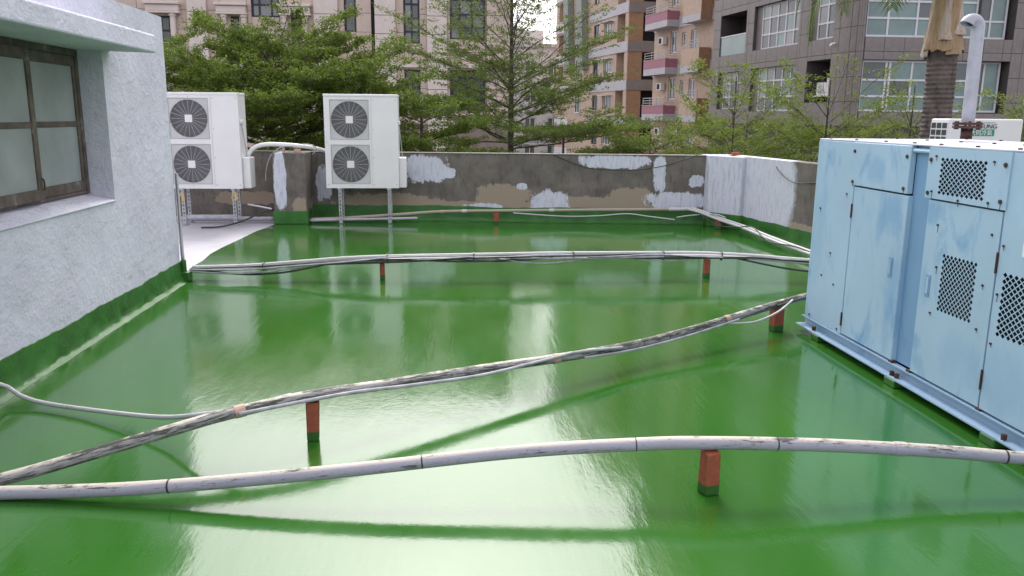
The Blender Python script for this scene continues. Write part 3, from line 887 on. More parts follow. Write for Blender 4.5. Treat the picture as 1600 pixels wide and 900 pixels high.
up1 = panel('upper_panel', 4.365, 5.005, 1.093, ZT, x=GX-.006)
for y, z in ((4.98, 1.115), (4.985, 1.305), (4.40, 1.12), (4.395, 1.30)):
    bolt(up1, y, z, .011, GX-.006)
d1 = panel('door', 4.355, 4.965, ZB+.01, 1.083)
hinge(d1, 4.97, .93); hinge(d1, 4.97, .22)
pull(d1, 4.46, .66)
MB().box(GX+.030, GX+.055, 4.185, 4.362, ZB+.01, ZT).build('recessed_channel', 'blue_deep', G, off)
MB().tube([(GX+.012, 4.19, 1.335), (GX+.012, 4.36, 1.335)], .012, 8, False).build('channel_rail', 'blue', G, off)
v1 = vent('vented_upper_panel', 3.547, 4.193, 1.093, ZT, 3.705, 4.085, 1.115, 1.315, 10, 7, GX-.006)
for y, z in ((4.165, 1.12), (4.165, 1.295), (3.585, 1.13), (3.58, 1.30), (3.66, 1.31), (3.67, 1.115), (4.13, 1.13), (3.90, 1.103), (4.12, 1.315)):
    bolt(v1, y, z, .011 if y in (4.165, 3.585, 3.58) else .006, GX-.006)
d2 = vent('vented_door', 3.567, 4.155, ZB+.012, 1.083, 3.695, 3.985, .51, .825, 9, 10)
hinge(d2, 3.562, .845, .1); hinge(d2, 3.562, .27, .1)
pull(d2, 4.08, .63)
for y, z in ((4.05, .96), (3.62, .97), (4.02, .74), (3.64, .72), (3.645, .50), (4.03, .49)):
    bolt(d2, y, z, .006)
d3 = vent('vented_door', 2.75, 3.555, ZB+.012, ZT, 3.06, 3.515, .50, .815, 12, 10)
for y, z in ((3.53, .93), (3.53, .70), (3.53, .46)):
    bolt(d3, y, z, .006)
MB().box(GX-.006, GX-.0005, 3.02, 3.40, .90, 1.13).build('notice_plate', 'labelwhite', d3, off, bevel=.002)
panel('near_panel', 1.72, 2.74, ZB, ZT)
MB().box(GX+.001, 3.63, Y1+.001, Y1+.03, ZB, ZT).build('end_panel', 'blue', G, off)
MB().box(GX+.001, 3.63, Y0-.03, Y0-.001, ZB, ZT).build('end_panel', 'blue', G, off)
rf = MB().box(GX+.002, 3.64, 4.29, Y1+.03, ZT+.001, ZT+.011).build('roof_sheet', 'roofgrey', G, off, bevel=.004)
rf2 = MB().box(GX+.002, 3.64, Y0-.03, 4.285, ZT+.001, ZT+.011).build('roof_sheet', 'roofgrey', G, off, bevel=.004)
for y in (5.40, 5.05, 4.7, 4.4, 4.15, 3.85, 3.55, 3.25):
    for x in (GX+.03, 3.1, 3.6):
        MB().disc((x, y, ZT+.0115), (0, 0, 1), .010, .007, 6).build('roof_bolt', 'rust', rf if y > 4.28 else rf2, off)
MB().prism([(GX-.012, ZB-.001), (GX-.012, ZB-.008), (GX+.02, ZB-.008), (GX+.02, .055), (GX-.050, .055), (GX-.050, .047), (GX+.028, .047), (GX+.028, ZB-.001)], 'y', Y0, Y1+.06).build('skid_beam', 'blue_skid', G, off)
MB().prism([(3.52, ZB-.001), (3.52, .047), (3.6, .047), (3.6, ZB-.001)], 'y', Y0, Y1+.06).build('skid_beam', 'blue_skid', G, off)
for y in (5.30, 4.29, 4.24, 3.33, 2.6):
    MB().tube([(GX-.022, y, .0555), (GX-.022, y, .082)], .013, 6, False).build('anchor_bolt', 'rust', G, off)
for y in (4.355, 4.17, 3.56):
    MB().box(GX-.005, GX+.03, y-.02, y+.02, ZB-.006, ZB+.012).build('rust_spot', 'rust', G, off, bevel=.004)
for y, l in ((5.22, 'green painted concrete block under the corner of the blue cabinet skid'), (4.26, 'green painted concrete block under the middle of the blue cabinet skid'), (3.40, 'green painted concrete block under the blue cabinet skid, next to the black-banded pipe end'), (2.2, 'green painted concrete block under the far end of the blue cabinet skid from the corner')):
    tag(MB().box(GX-.055, GX+.10, y-.055, y+.055, .005, .0465).build('skid_block', 'green_band', bevel=.006), l, 'block', 'blocks under the cabinet skid')
# exhaust
EX, EY = 3.26, 4.90
st_ = MB().tube([(EX, EY, ZT+.027), (EX, EY, 1.455)], .034, 16, False).build('exhaust_stub', 'rust', G, off, smooth=True)
fl = MB().disc((EX, EY, 1.452), (0, 0, 1), .084, .016, 24).disc((EX, EY, 1.472), (0, 0, 1), .084, .016, 24).build('exhaust_flange', 'rust', G, off)
for k in range(6):
    a = 2*math.pi*k/6+.1
    MB().tube([(EX+.07*math.cos(a), EY+.07*math.sin(a), 1.445), (EX+.07*math.cos(a), EY+.07*math.sin(a), 1.495)], .008, 6, False).build('flange_bolt', 'rust', fl, off)
pts = [(EX, EY, 1.489), (EX-.01, EY, 2.0)]
pp = MB().tube([(EX, EY, 1.489), (EX-.004, EY, 1.75), (EX-.008, EY, 2.05)], .0375, 20, False, False)
pp.build('exhaust_pipe', 'exhaust', G, off, smooth=True)
arc = []
for k in range(15):
    a = R(158)*k/14
    arc.append((EX-.008-.043*(1-math.cos(a)), EY-.006*(1-math.cos(a)), 2.05+.046*math.sin(a)))
MB().tube(arc, [.0375]*10+[.038, .039, .040, .041, .042], 20, False, False).build('exhaust_elbow', 'exhaust', G, off, smooth=True, solid=.003)
rings(G, off, [((EX-.008, EY, 2.045), (0, 0, 1), .012)], .0388, 'exhaust', 'weld_ring')

# ------------------------------------------------------------------ lettered outdoor unit behind the cabinet
T = thing('lettered_outdoor_unit', (3.975, 6.2, 0), 'low white outdoor unit with a green lettered label behind the blue cabinet', 'air conditioner')
MB().box(0, .615, .0, .25, .86, 1.513).build('cabinet', 'white', T, bevel=.012)
gr = MB().box(-.005, -.0005, .012, .238, 1.20, 1.485).build('inlet_plate', 'white', T)
for i in range(3):
    for j in range(5):
        MB().box(-.008, -.0055, .022+.073*i, .022+.073*i+.058, 1.438-.054*j, 1.438-.054*j+.042).build('inlet_slot', 'fandark', gr)
MB().box(.166, .378, -.004, -.001, 1.482, 1.485).build('label_rule', 'labelgreen', T)
MB().box(.166, .378, -.004, -.001, 1.382, 1.432).build('label_band', 'labelgreen', T)
def text(s_, x, z, size, mat, par, wide=1.0):
    cu = bpy.data.curves.new('lettering', 'FONT'); cu.body = s_; cu.size = size; cu.extrude = .001
    cu.materials.append(M[mat])
    tmp = bpy.data.objects.new('tmp', cu); COL.objects.link(tmp)
    me = bpy.data.meshes.new_from_object(tmp.evaluated_get(bpy.context.evaluated_depsgraph_get()))
    bpy.data.objects.remove(tmp)
    o = bpy.data.objects.new('lettering', me); COL.objects.link(o); o.parent = par
    o.location = (x, -.0065, z); o.rotation_euler = (R(90), 0, 0); o.scale = (wide, 1, 1)
    return o
text('TATUNG', .180, 1.440, .047, 'labelblack', T, 1.12)
text('大同冷氣', .176, 1.389, .046, 'labelwhite', T, 1.0)
for x in (.04, .52):
    MB().box(x, x+.05, .01, .05, .006, .86).box(x, x+.05, .19, .23, .006, .86).build('stand_leg', 'galv', T)

# ------------------------------------------------------------------ trees
def leaf_mesh(pos, size, name, mat, parent, flat=.55):
    n = len(pos)
    pos = np.asarray(pos, dtype=np.float64)
    nrm = rng.normal(size=(n, 3)); nrm[:, 2] = np.abs(nrm[:, 2])+flat
    nrm /= np.linalg.norm(nrm, axis=1)[:, None]
    a = rng.normal(size=(n, 3)); a -= nrm*(a*nrm).sum(1)[:, None]; a /= np.linalg.norm(a, axis=1)[:, None]
    b = np.cross(nrm, a)
    s = size*rng.uniform(.65, 1.35, n)[:, None]
    fold = nrm*s*.12
    V = np.empty((n, 4, 3))
    V[:, 0] = pos-a*s*.5
    V[:, 1] = pos+b*s*.27+fold+a*s*.08
    V[:, 2] = pos+a*s*.5
    V[:, 3] = pos-b*s*.27+fold+a*s*.08
    me = bpy.data.meshes.new(name)
    me.vertices.add(n*4); me.loops.add(n*4); me.polygons.add(n)
    me.vertices.foreach_set('co', V.ravel())
    me.loops.foreach_set('vertex_index', np.arange(n*4))
    me.polygons.foreach_set('loop_start', np.arange(n)*4)
    me.materials.append(M[mat]); me.update(); me.validate()
    o = bpy.data.objects.new(name, me); COL.objects.link(o); o.parent = parent
    return o

def tree(x, y, label, mat, ztop, trunk_r, mains, leafsize, per, seed, twig=.42, dens=1.0, zg=GZ, group='trees beyond the parapet', lean=(0, 0), spacing=.2, thick=.045, wk=1.0):
    """mains: (z on trunk, azimuth deg, elevation deg, length)"""
    r_ = random.Random(seed)
    T_ = thing('tree', (x, y, zg), label, 'tree', group)
    wood = MB(); leaves = []
    H_ = ztop-zg
    tr = []
    for k in range(9):
        a = k/8
        tr.append((lean[0]*a*a+r_.uniform(-.03, .03)*H_*.02, lean[1]*a*a+r_.uniform(-.03, .03)*H_*.02, H_*a))
    wood.tube(tr, [trunk_r*(1-.85*k/8) for k in range(9)], 8)
    def at(z):
        a = (z-zg)/H_
        return Vector((lean[0]*a*a, lean[1]*a*a, z-zg)), trunk_r*(1-.85*a)
    for mm in mains:
        mz, az, el, L = mm[:4]
        pm = max(2, int(per*(mm[4] if len(mm) > 4 else 1)))
        p, tr_ = at(mz)
        az, el = R(az), R(el)
        n = max(5, int(L/.16))
        pts = [p.copy()]
        d_el = el
        for k in range(n):
            d_el += R(r_.uniform(-4, 4)) - (el-R(12))*.02
            az += R(r_.uniform(-5, 5))
            p = p+Vector((math.sin(az)*math.cos(d_el), math.cos(az)*math.cos(d_el), math.sin(d_el)))*(L/n)
            pts.append(p.copy())
        r0 = max(.009, min(tr_*.55, .016*L+.008))*wk
        wood.tube(pts, [max(.004, r0*(1-.85*k/n)) for k in range(n+1)], 5, False, False)
        # side sprays, flat and layered
        for k in range(1, n+1):
            fr_ = k/n
            if fr_ < .22: continue
            for side in (-1, 1):
                if r_.random() > .92: continue
                base = pts[k].lerp(pts[k-1], r_.random())
                l2 = (.25+.75*(1-abs(fr_-.55)/.55*.75))*L*.34*r_.uniform(.6, 1.2)
                l2 = max(l2, .18)
                a2_ = az+side*R(r_.uniform(28, 70)); e2 = d_el*.55+R(r_.uniform(-8, 16))
                q = base.copy(); m_ = max(2, int(l2/spacing)); line = [q.copy()]
                for j in range(m_):
                    a2_ += R(r_.uniform(-9, 9))-side*R(4)
                    q = q+Vector((math.sin(a2_)*math.cos(e2), math.cos(a2_)*math.cos(e2), math.sin(e2)))*(l2/m_)
                    line.append(q.copy())
                wood.tube(line, [max(.0028, r0*.32*(1-.7*j/m_)) for j in range(m_+1)], 3, False, False)
                for j in range(1, m_+1):
                    for t2 in (-1, 1):
                        if r_.random() > dens: continue
                        ta = a2_+t2*R(r_.uniform(25, 80)); tl = twig*r_.uniform(.35, 1)*min(1, .45+l2)
                        for _ in range(pm):
                            s_ = r_.random()**.8*tl
                            leaves.append((line[j].x+math.sin(ta)*s_+r_.gauss(0, .035), line[j].y+math.cos(ta)*s_+r_.gauss(0, .035), line[j].z+abs(r_.gauss(0, thick))+r_.uniform(-.02, .02)+s_*.15))
    wood.build('trunk', 'bark', T_, smooth=True)
    o = leaf_mesh(np.array(leaves), leafsize, 'crown', mat, T_)
    o['kind'] = 'stuff'
    return T_, len(leaves)

def whorl(r_, z0, z1, tiers, per, L0, L1, e0, e1):
    out = []
    for k in range(tiers):
        a = k/max(1, tiers-1)
        for j in range(per):
            out.append((z0+(z1-z0)*a+r_.uniform(-.1, .1), 360*j/per+r_.uniform(-25, 25)+k*37, e0+(e1-e0)*a+r_.uniform(-7, 7), (L0+(L1-L0)*a)*r_.uniform(.8, 1.15)))
    return out
q_ = random.Random(21)
tot = 0
def plant(*a, **k):
    global tot
    tot += tree(*a, **k)[1]
# big dense tree at left: low fork and wide layered sprays
mn = whorl(q_, .5, 2.25, 8, 7, 2.5, 1.35, 6, 28)+[(2.2, -75, 40, 1.4), (2.3, 130, 45, 1.3), (2.3, 75, 42, 1.6), (1.0, 95, 27, 2.75), (1.4, 88, 26, 2.45), (1.7, 84, 24, 2.2), (1.1, 100, 22, 2.5), (1.9, 60, 38, 1.7), (1.9, 20, 48, 1.5), (1.4, 100, 38, 1.9), (1.5, -95, 28, 2.0), (2.0, -20, 60, 1.2)]
plant(-3.05, 15.2, 'dense yellow-green tree with sprays reaching right, between the two outdoor units', 'leafA', 2.8, .20, mn, .047, 34, 3, .36, 1.0, wk=.75)
mn = whorl(q_, .0, 2.0, 7, 6, 2.0, 1.3, 5, 30)
plant(-5.6, 15.6, 'dense green tree behind the outdoor unit that the roof house partly hides', 'leafA', 2.55, .17, mn, .047, 28, 5, .38, 1.0, wk=.75)
mn = whorl(q_, -.1, 1.45, 5, 7, 1.6, 1.0, 3, 22)
plant(-.35, 14.6, 'low bushy tree right of the twin-fan unit over the green floor', 'leafA', 1.75, .12, mn, .045, 30, 9, .34, 1.0, wk=.7)
# tall open tree in the middle with tiers of thin branches
mn = whorl(q_, .9, 2.0, 4, 7, 2.5, 2.5, 8, 24)+[m_+(.55,) for m_ in whorl(q_, 2.2, 3.7, 5, 5, 2.6, 1.1, 34, 62)]
plant(1.50, 18.0, 'tall open tree with tiered thin branches in front of the sky gap', 'leafB', 4.6, .15, mn, .047, 24, 17, .32, .62, spacing=.22, thick=.028, wk=.6)
mn = whorl(q_, .0, 1.0, 3, 7, 2.1, 1.6, 2, 14)
plant(2.4, 16.2, 'low spreading tree just above the parapet under the tall open tree', 'leafB', 1.2, .12, mn, .047, 24, 19, .36, .8, wk=.7)
# light open saplings at right
mn = whorl(q_, .4, 1.5, 4, 5, 1.5, 1.1, 18, 50)
plant(5.15, 14.3, 'light open sapling in front of the pink balconies', 'leafC', 2.2, .06, mn, .046, 12, 23, .28, .52, spacing=.24, thick=.03, wk=.8)
mn = whorl(q_, .3, 1.5, 4, 5, 1.8, 1.3, 18, 48)+[(1.2, -70, 42, 1.9)]
plant(7.1, 14.8, 'sparse sapling with a long branch in front of the grey building corner', 'leafC', 2.2, .07, mn, .046, 12, 29, .28, .46, spacing=.24, thick=.03, wk=.8)
mn = whorl(q_, .2, 1.3, 4, 5, 1.5, 1.1, 22, 52)
plant(8.5, 14.4, 'sparse sapling with bare dark stems right beside the palm trunk', 'leafC', 2.1, .06, mn, .046, 10, 31, .26, .40, spacing=.26, thick=.03, wk=.8)
for px_, py_, zt_, lb_, sd_ in ((6.0, 15.9, 1.3, 'low leafy tree behind the white side parapet', 37), (4.0, 15.6, 1.2, 'low leafy tree behind the stained parapet beside the white corner pier', 39), (8.0, 16.5, 1.4, 'low leafy tree behind the blue cabinet roof, left of the palm trunk', 43)):
    mn = whorl(q_, .0, .8, 3, 7, 1.6, 1.3, 4, 26)
    plant(px_, py_, lb_, 'leafC', zt_, .08, mn, .046, 20, sd_, .34, .75, wk=.7)
mn = whorl(q_, .1, 1.2, 3, 6, 1.4, 1.0, 15, 45)
plant(11.6, 15.5, 'small leafy tree seen between the palm trunk and the exhaust pipe', 'leafC', 1.8, .07, mn, .046, 14, 41, .34, .6, wk=.8)
print('leaves', tot)

# palm
PX, PY = 7.57, 12.2
PM = thing('palm_tree', (PX, PY, GZ), 'palm with ringed grey trunk and hanging dry pale sheaths', 'palm tree')
poff = (PX, PY, GZ)
lath = []
r_ = random.Random(4)
zz = GZ; k = 0
while zz < 2.9:
    a = .215+.012*max(0, 1.6-max(zz, -1))
    lath.append((zz, a-.012*(k % 2)+r_.uniform(-.004, .004)+(.02 if zz < 1.9 else 0)*0)); zz += .035 if zz > .8 else .25; k += 1
mb = MB().tube([(PX+.03*math.sin(z*1.1), PY, z) for z, _ in lath], [b for _, b in lath], 20, False)
mb.build('trunk', 'palmbark', PM, poff)
for k in range(15):
    a = 2*math.pi*k/15+r_.uniform(-.12, .12)
    zb = 2.52+r_.uniform(-.10, .22); zt = 4.1+r_.uniform(-.2, .2)
    wd = r_.uniform(.10, .17)
    mb = MB(); rows = 12
    for j in range(rows+1):
        tt = j/rows
        z = zb+(zt-zb)*tt
        rad = .215+.085*math.exp(-tt*4.5)+.03*math.sin(tt*7+k)*.4-.03*tt+r_.uniform(-.006, .006)
        ww = wd*(1.15-.35*tt)
        for sgn in (-1, -.33, .33, 1):
            aa = a+sgn*ww*.8/.24
            rr_ = rad-abs(sgn)**2*.035+.010*math.sin(sgn*9+tt*5+k)
            jz = z+(r_.uniform(-.05, .03) if j == 0 else 0)
            mb.v.append((PX+rr_*math.cos(aa), PY+rr_*math.sin(aa), jz))
    for j in range(rows):
        for c_ in range(3):
            i = j*4+c_; mb.f.append((i, i+1, i+5, i+4))
    mb.build('dry_sheath', ('sheath', 'sheath_pale', 'sheath')[k % 3], PM, poff, smooth=True, solid=.012)
def frond(az, el0, L, droop, k):
    rach = MB(); fl_ = MB()
    p = Vector((PX, PY, 4.08)); a = R(az); e = R(el0); pts = [p.copy()]; n = 22
    for j in range(n):
        e -= R(droop)/n*(.5+1.0*j/n)
        p = p+Vector((math.sin(a)*math.cos(e), math.cos(a)*math.cos(e), math.sin(e)))*(L/n); pts.append(p.copy())
    rach.tube(pts, [.028*(1-.85*j/n) for j in range(n+1)], 5, False)
    fo = rach.build('frond', 'frond', PM, poff, smooth=True)
    rr_ = random.Random(k)
    for j in range(3, n+1):
        for half in (0, .33, .66):
            q = pts[j].lerp(pts[j-1], half); d = (pts[j]-pts[j-1]).normalized()
            sd_ = d.cross(Vector((0, 0, 1))).normalized()
            ll = .62*math.sin(math.pi*(.12+.80*j/n))*rr_.uniform(.85, 1.1)
            for s_ in (-1, 1):
                dirv = (sd_*s_*.8+d*.55+Vector((0, 0, .12))).normalized()
                w_ = d*.013
                m1 = q+dirv*ll*.5+Vector((0, 0, -.03)); e1 = q+dirv*ll+Vector((0, 0, -.28*ll-.10*rr_.random()))
                fl_.quad(q-w_*.7, m1-w_, m1+w_, q+w_*.7); fl_.poly([m1-w_, e1, m1+w_])
    fl_.build('leaflets', 'frond', fo, poff)
for k, (az, el, L, dr) in enumerate([(-84, 12, 2.9, 112), (-66, 22, 2.9, 118), (-100, 20, 2.5, 120), (-120, 5, 2.0, 95), (-40, 40, 2.8, 95), (0, 45, 2.9, 90), (40, 40, 2.8, 95), (85, 35, 2.9, 95), (120, 45, 2.8, 90), (160, 42, 2.8, 90), (-150, 45, 2.7, 95), (20, 70, 2.5, 60), (-120, 72, 2.5, 60)]):
    frond(az, el, L, dr, k)

# ------------------------------------------------------------------ buildings
unit_cache = {}
def unit_box(mat):
    if mat not in unit_cache:
        mb = MB().box(-.5, .5, -.5, .5, -.5, .5)
        me = bpy.data.meshes.new('tile'); me.from_pydata(mb.v, [], mb.f); me.materials.append(M[mat]); me.update()
        unit_cache[mat] = me
    return unit_cache[mat]

class Facade:
    """local frame: u along the wall, d outwards, z up; root = building"""
    def __init__(s, root, o, rot):
        s.root, s.o, s.rot = root, Vector((*o, 0)), rot
        s.U = Vector((math.cos(rot), math.sin(rot), 0)); s.Dv = Vector((math.sin(rot), -math.cos(rot), 0))
    def P(s, u_, d, z): return tuple(s.o+s.U*u_+s.Dv*d+Vector((0, 0, z)))
    def box(s, mb, u0, u1, d0, d1, z0, z1):
        i = len(mb.v)
        mb.v += [s.P(u0, d1, z0), s.P(u1, d1, z0), s.P(u1, d0, z0), s.P(u0, d0, z0), s.P(u0, d1, z1), s.P(u1, d1, z1), s.P(u1, d0, z1), s.P(u0, d0, z1)]
        mb.f += [tuple(i+k for k in q) for q in ((0, 3, 2, 1), (4, 5, 6, 7), (0, 1, 5, 4), (1, 2, 6, 5), (2, 3, 7, 6), (3, 0, 4, 7))]
        return mb
    def part(s, name, mat, u0, u1, d0, d1, z0, z1, parent=None, bevel=0):
        return s.box(MB(), u0, u1, d0, d1, z0, z1).build(name, mat, parent or s.root, None, bevel=bevel)
    def wall(s, name, mat, u0, u1, z0, z1, holes, depth=.3, back=None):
        mb = MB(); rects = [(u0, u1, z0, z1)]
        for h in holes: rects = rect_minus(rects, h[:4])
        for a, b, c, d in rects: mb.quad(s.P(a, 0, c), s.P(b, 0, c), s.P(b, 0, d), s.P(a, 0, d))
        for h in holes:
            a, b, c, d = h[:4]; dp_ = h[4] if len(h) > 4 else depth
            mb.quad(s.P(a, 0, c), s.P(a, 0, d), s.P(a, -dp_, d), s.P(a, -dp_, c))
            mb.quad(s.P(b, 0, c), s.P(b, -dp_, c), s.P(b, -dp_, d), s.P(b, 0, d))
            mb.quad(s.P(a, 0, d), s.P(b, 0, d), s.P(b, -dp_, d), s.P(a, -dp_, d))
            mb.quad(s.P(a, 0, c), s.P(a, -dp_, c), s.P(b, -dp_, c), s.P(b, 0, c))
            mb.quad(s.P(a, -dp_, c), s.P(b, -dp_, c), s.P(b, -dp_, d), s.P(a, -dp_, d))
        return mb.build(name, mat, s.root)
    def tiles(s, mat, u0, u1, z0, z1, pu, pz, holes, th=.03, gap=.03, z_off=0):
        me = unit_box(mat)
        nz = int(math.ceil((z1-z0)/pz)); nu = int(math.ceil((u1-u0)/pu))
        for j in range(nz):
            for i in range(nu):
                rects = [(u0+i*pu, min(u1, u0+(i+1)*pu), z0+j*pz, min(z1, z0+(j+1)*pz))]
                for h in holes: rects = rect_minus(rects, h[:4])
                for a, b, c, d in rects:
                    if b-a < .1 or d-c < .1: continue
                    o = bpy.data.objects.new('tile', me); COL.objects.link(o); o.parent = s.root
                    o.location = s.P((a+b)/2, th/2+random.uniform(0, .004), (c+d)/2); o.rotation_euler = (0, 0, s.rot)
                    o.scale = (b-a-gap, th, d-c-gap)
    def window(s, u0, u1, z0, z1, cols, rows, fm='frame_white', gm='glass', bar=.06, d=-.18, gms=None):
        mb = MB()
        us = [u0+(u1-u0)*c for c in cols]; zs = [z0+(z1-z0)*c for c in rows]
        for k, uu in enumerate(us):
            w_ = bar/2
            a = max(u0, uu-w_); b = min(u1, uu+w_)
            if k == 0: a, b = u0, u0+bar
            if k == len(us)-1: a, b = u1-bar, u1
            s.box(mb, a, b, d-.03, d+.03, z0, z1)
        for k, zz_ in enumerate(zs):
            w_ = bar/2; a, b = zz_-w_, zz_+w_
            if k == 0: a, b = z0, z0+bar
            if k == len(zs)-1: a, b = z1-bar, z1
            for i in range(len(us)-1):
                ua = us[i]+(bar if i == 0 else bar/2); ub = us[i+1]-(bar if i == len(us)-2 else bar/2)
                s.box(mb, ua, ub, d-.028, d+.028, a, b)
        o = mb.build('window', fm, s.root)
        k = 0
        for i in range(len(us)-1):
            for j in range(len(zs)-1):
                g_ = gms[k % len(gms)] if gms else gm
                k += 1
                s.box(MB(), us[i]+bar*.4, us[i+1]-bar*.4, d-.022-.004*(k % 3), d-.006-.004*(k % 3), zs[j]+bar*.4, zs[j+1]-bar*.4).build('pane', g_, o)
        return o
E3 = [0, 1/3, 2/3, 1]
# --- beige block, facade facing the camera at y=38
B = thing('beige_building', (-6, 38, GZ), 'beige stone-clad building with dark framed windows behind the dense trees', 'building')
class OffF(Facade):
    pass
def local(root, wx, wy): return (wx-root.location.x, wy-root.location.y)
FB = Facade(B, local(B, 0, 38), 0)
FB.o.z = -GZ
TOPB = 12.2
holes = []
WB = []
def addw(u0, u1, z0, z1, cols, rows, gm, fm='frame_dark', dp=.3, gms=None):
    holes.append((u0, u1, z0, z1, dp)); WB.append((u0, u1, z0, z1, cols, rows, gm, fm, gms))
for fl_ in range(3):
    dz = 3.9*fl_
    if 6.6+dz > TOPB: continue
    addw(-12.15, -11.70, 4.55+dz, 5.63+dz, [0, 1], [0, .45, 1], 'glass')
    addw(-9.12, -8.77, 4.55+dz, 5.66+dz, [0, 1], [0, .45, 1], 'navyglass')
    addw(-6.53, -6.16, 4.55+dz, 5.68+dz, [0, 1], [0, .45, 1], 'navyglass')
    addw(-8.22, -7.03, 5.66+dz, 7.3+dz, [0, .28, .72, 1], [0, .32, .65, 1], 'curtain', gms=['curtain', 'glass', 'curtain'])
    addw(-4.23, -3.72, 5.10+dz, 7.2+dz, [0, 1], [0, .42, 1], 'glass')
    addw(-1.64, -.94, 4.65+dz, 7.2+dz, [0, .5, 1], [0, .2, .42, .66, .88, 1], 'curtain', gms=['curtain', 'glass'])
    addw(.41, 1.98, 4.86+dz, 7.2+dz, [0, .28, .62, 1], [0, .22, .46, .72, 1], 'glass', gms=['curtain', 'navyglass', 'glass'])
addw(-1.64, -.94, 2.0, 3.52, [0, .5, 1], [0, .5, 1], 'glass')
addw(-4.25, -3.80, 1.9, 3.46, [0, 1], [0, .5, 1], 'navyglass')
addw(.40, 1.98, 1.75, 3.52, [0, .3, .65, 1], [0, .5, 1], 'navyglass')
addw(-9.1, -8.7, 1.5, 3.0, [0, 1], [0, .5, 1], 'navyglass')
addw(-6.6, -6.1, 1.5, 3.0, [0, 1], [0, .5, 1], 'navyglass')
holes.append((-3.06, -2.92, -6.4, 11.8, .5))
FB.wall('wall', 'beige_joint', -26, 3.2, GZ, TOPB, holes)
mb = MB()
for q in (((3.2, 0), (3.2, -14)), ((3.2, -14), (-26, -14)), ((-26, -14), (-26, 0))):
    (a, d0), (b, d1) = q
    mb.quad(FB.P(a, d0, GZ), FB.P(b, d1, GZ), FB.P(b, d1, TOPB), FB.P(a, d0, TOPB))
mb.quad(FB.P(-26, 0, TOPB), FB.P(3.2, 0, TOPB), FB.P(3.2, -14, TOPB), FB.P(-26, -14, TOPB))
mb.build('side_walls', 'beige', B)
for h in WB: FB.window(h[0], h[1], h[2], h[3], h[4], h[5], h[7], h[6], .075, -.12, h[8])
pil = [(-10.90, -10.09), (-5.53, -4.49), (-2.90, -1.98), (-.62, .28)]
FB.tiles('beige', -14.2, 3.2, 1.1, 7.5, 1.16, .80, holes+[(a, b, -10, 20) for a, b in pil], .03, .022)
FB.part('upper_cladding', 'beige', -14.2, -3.10, 0, .03, 7.52, TOPB-.3).hide_render = False
FB.part('lower_cladding', 'beige', -14.2, -3.10, 0, .03, GZ, 1.08)
FB.part('side_cladding', 'beige', -26, -14.22, 0, .03, GZ, TOPB-.3)
for a, b in pil:
    z = -.5
    k = 0
    while z < TOPB-.2:
        o = bpy.data.objects.new('tile', unit_box('beige_lt')); COL.objects.link(o); o.parent = B
        o.location = FB.P((a+b)/2, .11, z+.39); o.scale = (b-a-.01, .22, .765)
        z += .79; k += 1
for fl_ in range(2):
    dz = 3.9*fl_
    for (a, b) in ((-12.6, -11.23), (-9.66, -8.40), (-7.0, -5.68)):
        ent = FB.part('entablature', 'beige_lt', a, b, .03, .34, 5.80+dz, 6.08+dz, bevel=.03)
        FB.part('cornice', 'beige_lt', a-.06, b+.06, .03, .44, 6.085+dz, 6.20+dz, ent, .02)
        FB.part('lower_mould', 'beige_lt', a-.02, b+.04, .03, .38, 5.72+dz, 5.795+dz, ent, .02)
    for (a, b) in ((-11.66, -11.38), (-9.50, -9.24), (-8.66, -8.40), (-6.92, -6.68), (-6.05, -5.80)):
        c_ = MB(); cu, zb_ = (a+b)/2, 4.2+dz
        c_.tube([FB.P(cu, .19, zb_), FB.P(cu, .19, zb_+.12), FB.P(cu, .19, zb_+.13), FB.P(cu, .19, 5.60+dz), FB.P(cu, .19, 5.61+dz), FB.P(cu, .19, 5.715+dz)], [.15, .15, .125, .115, .15, .16], 14, False)
        c_.build('column', 'beige_lt', B)
led = FB.part('ledge', 'beige_lt', -2.12, 2.15, .035, .20, 3.60, 3.76, bevel=.02)
FB.part('ledge', 'beige_lt', -2.12, 2.15, .035, .20, 7.40, 7.56, bevel=.02)
MB().tube([FB.P(-2.99, -.1, GZ), FB.P(-2.99, -.1, 11.8)], .06, 8, False).build('drain_pipe', 'frame_dark', B)

# --- grey granite block with a rounded corner
GB = thing('grey_building', (18.35, 36, GZ), 'grey granite apartment block with teal glazed windows behind the palm', 'building')
TOPG = 34
# left wing: u runs from far end (u=-14.3) to the corner (u=0); outward normal faces left/front
rotL = math.atan2(-1, .13)
FL = Facade(GB, (0, 0), rotL); FL.o.z = -GZ
holesL = []
WL = []
for k in range(-1, 8):
    dz = 3.27*k
    holesL += [(-13.39, -10.24, 5.10+dz, 7.40+dz, 1.4)] if k >= 0 else []
    holesL += [(-9.38, -4.80, 5.16+dz, 7.45+dz, .3)]; WL.append((-9.38, -4.80, 5.16+dz, 7.45+dz, 5))
    if k >= 0:
        holesL += [(-3.84, -1.86, 5.20+dz, 7.45+dz, .3)]; WL.append((-3.84, -1.86, 5.20+dz, 7.45+dz, 2))
    else:
        holesL += [(-3.84, -1.86, 2.30, 4.25, 1.2)]
        holesL += [(-13.37, -10.42, 2.03, 4.13, .3)]; WL.append((-13.37, -10.42, 2.03, 4.13, 3))
FL.wall('wall', 'grey_joint', -14.3, -1.35, GZ, TOPG, holesL)
FL.tiles('grey', -14.3, -1.35, 1.2, 8.4, 1.08, 1.09, holesL, .03, .022)
FL.part('plain_cladding', 'grey', -14.3, -13.5, .0, .028, 8.42, TOPG)
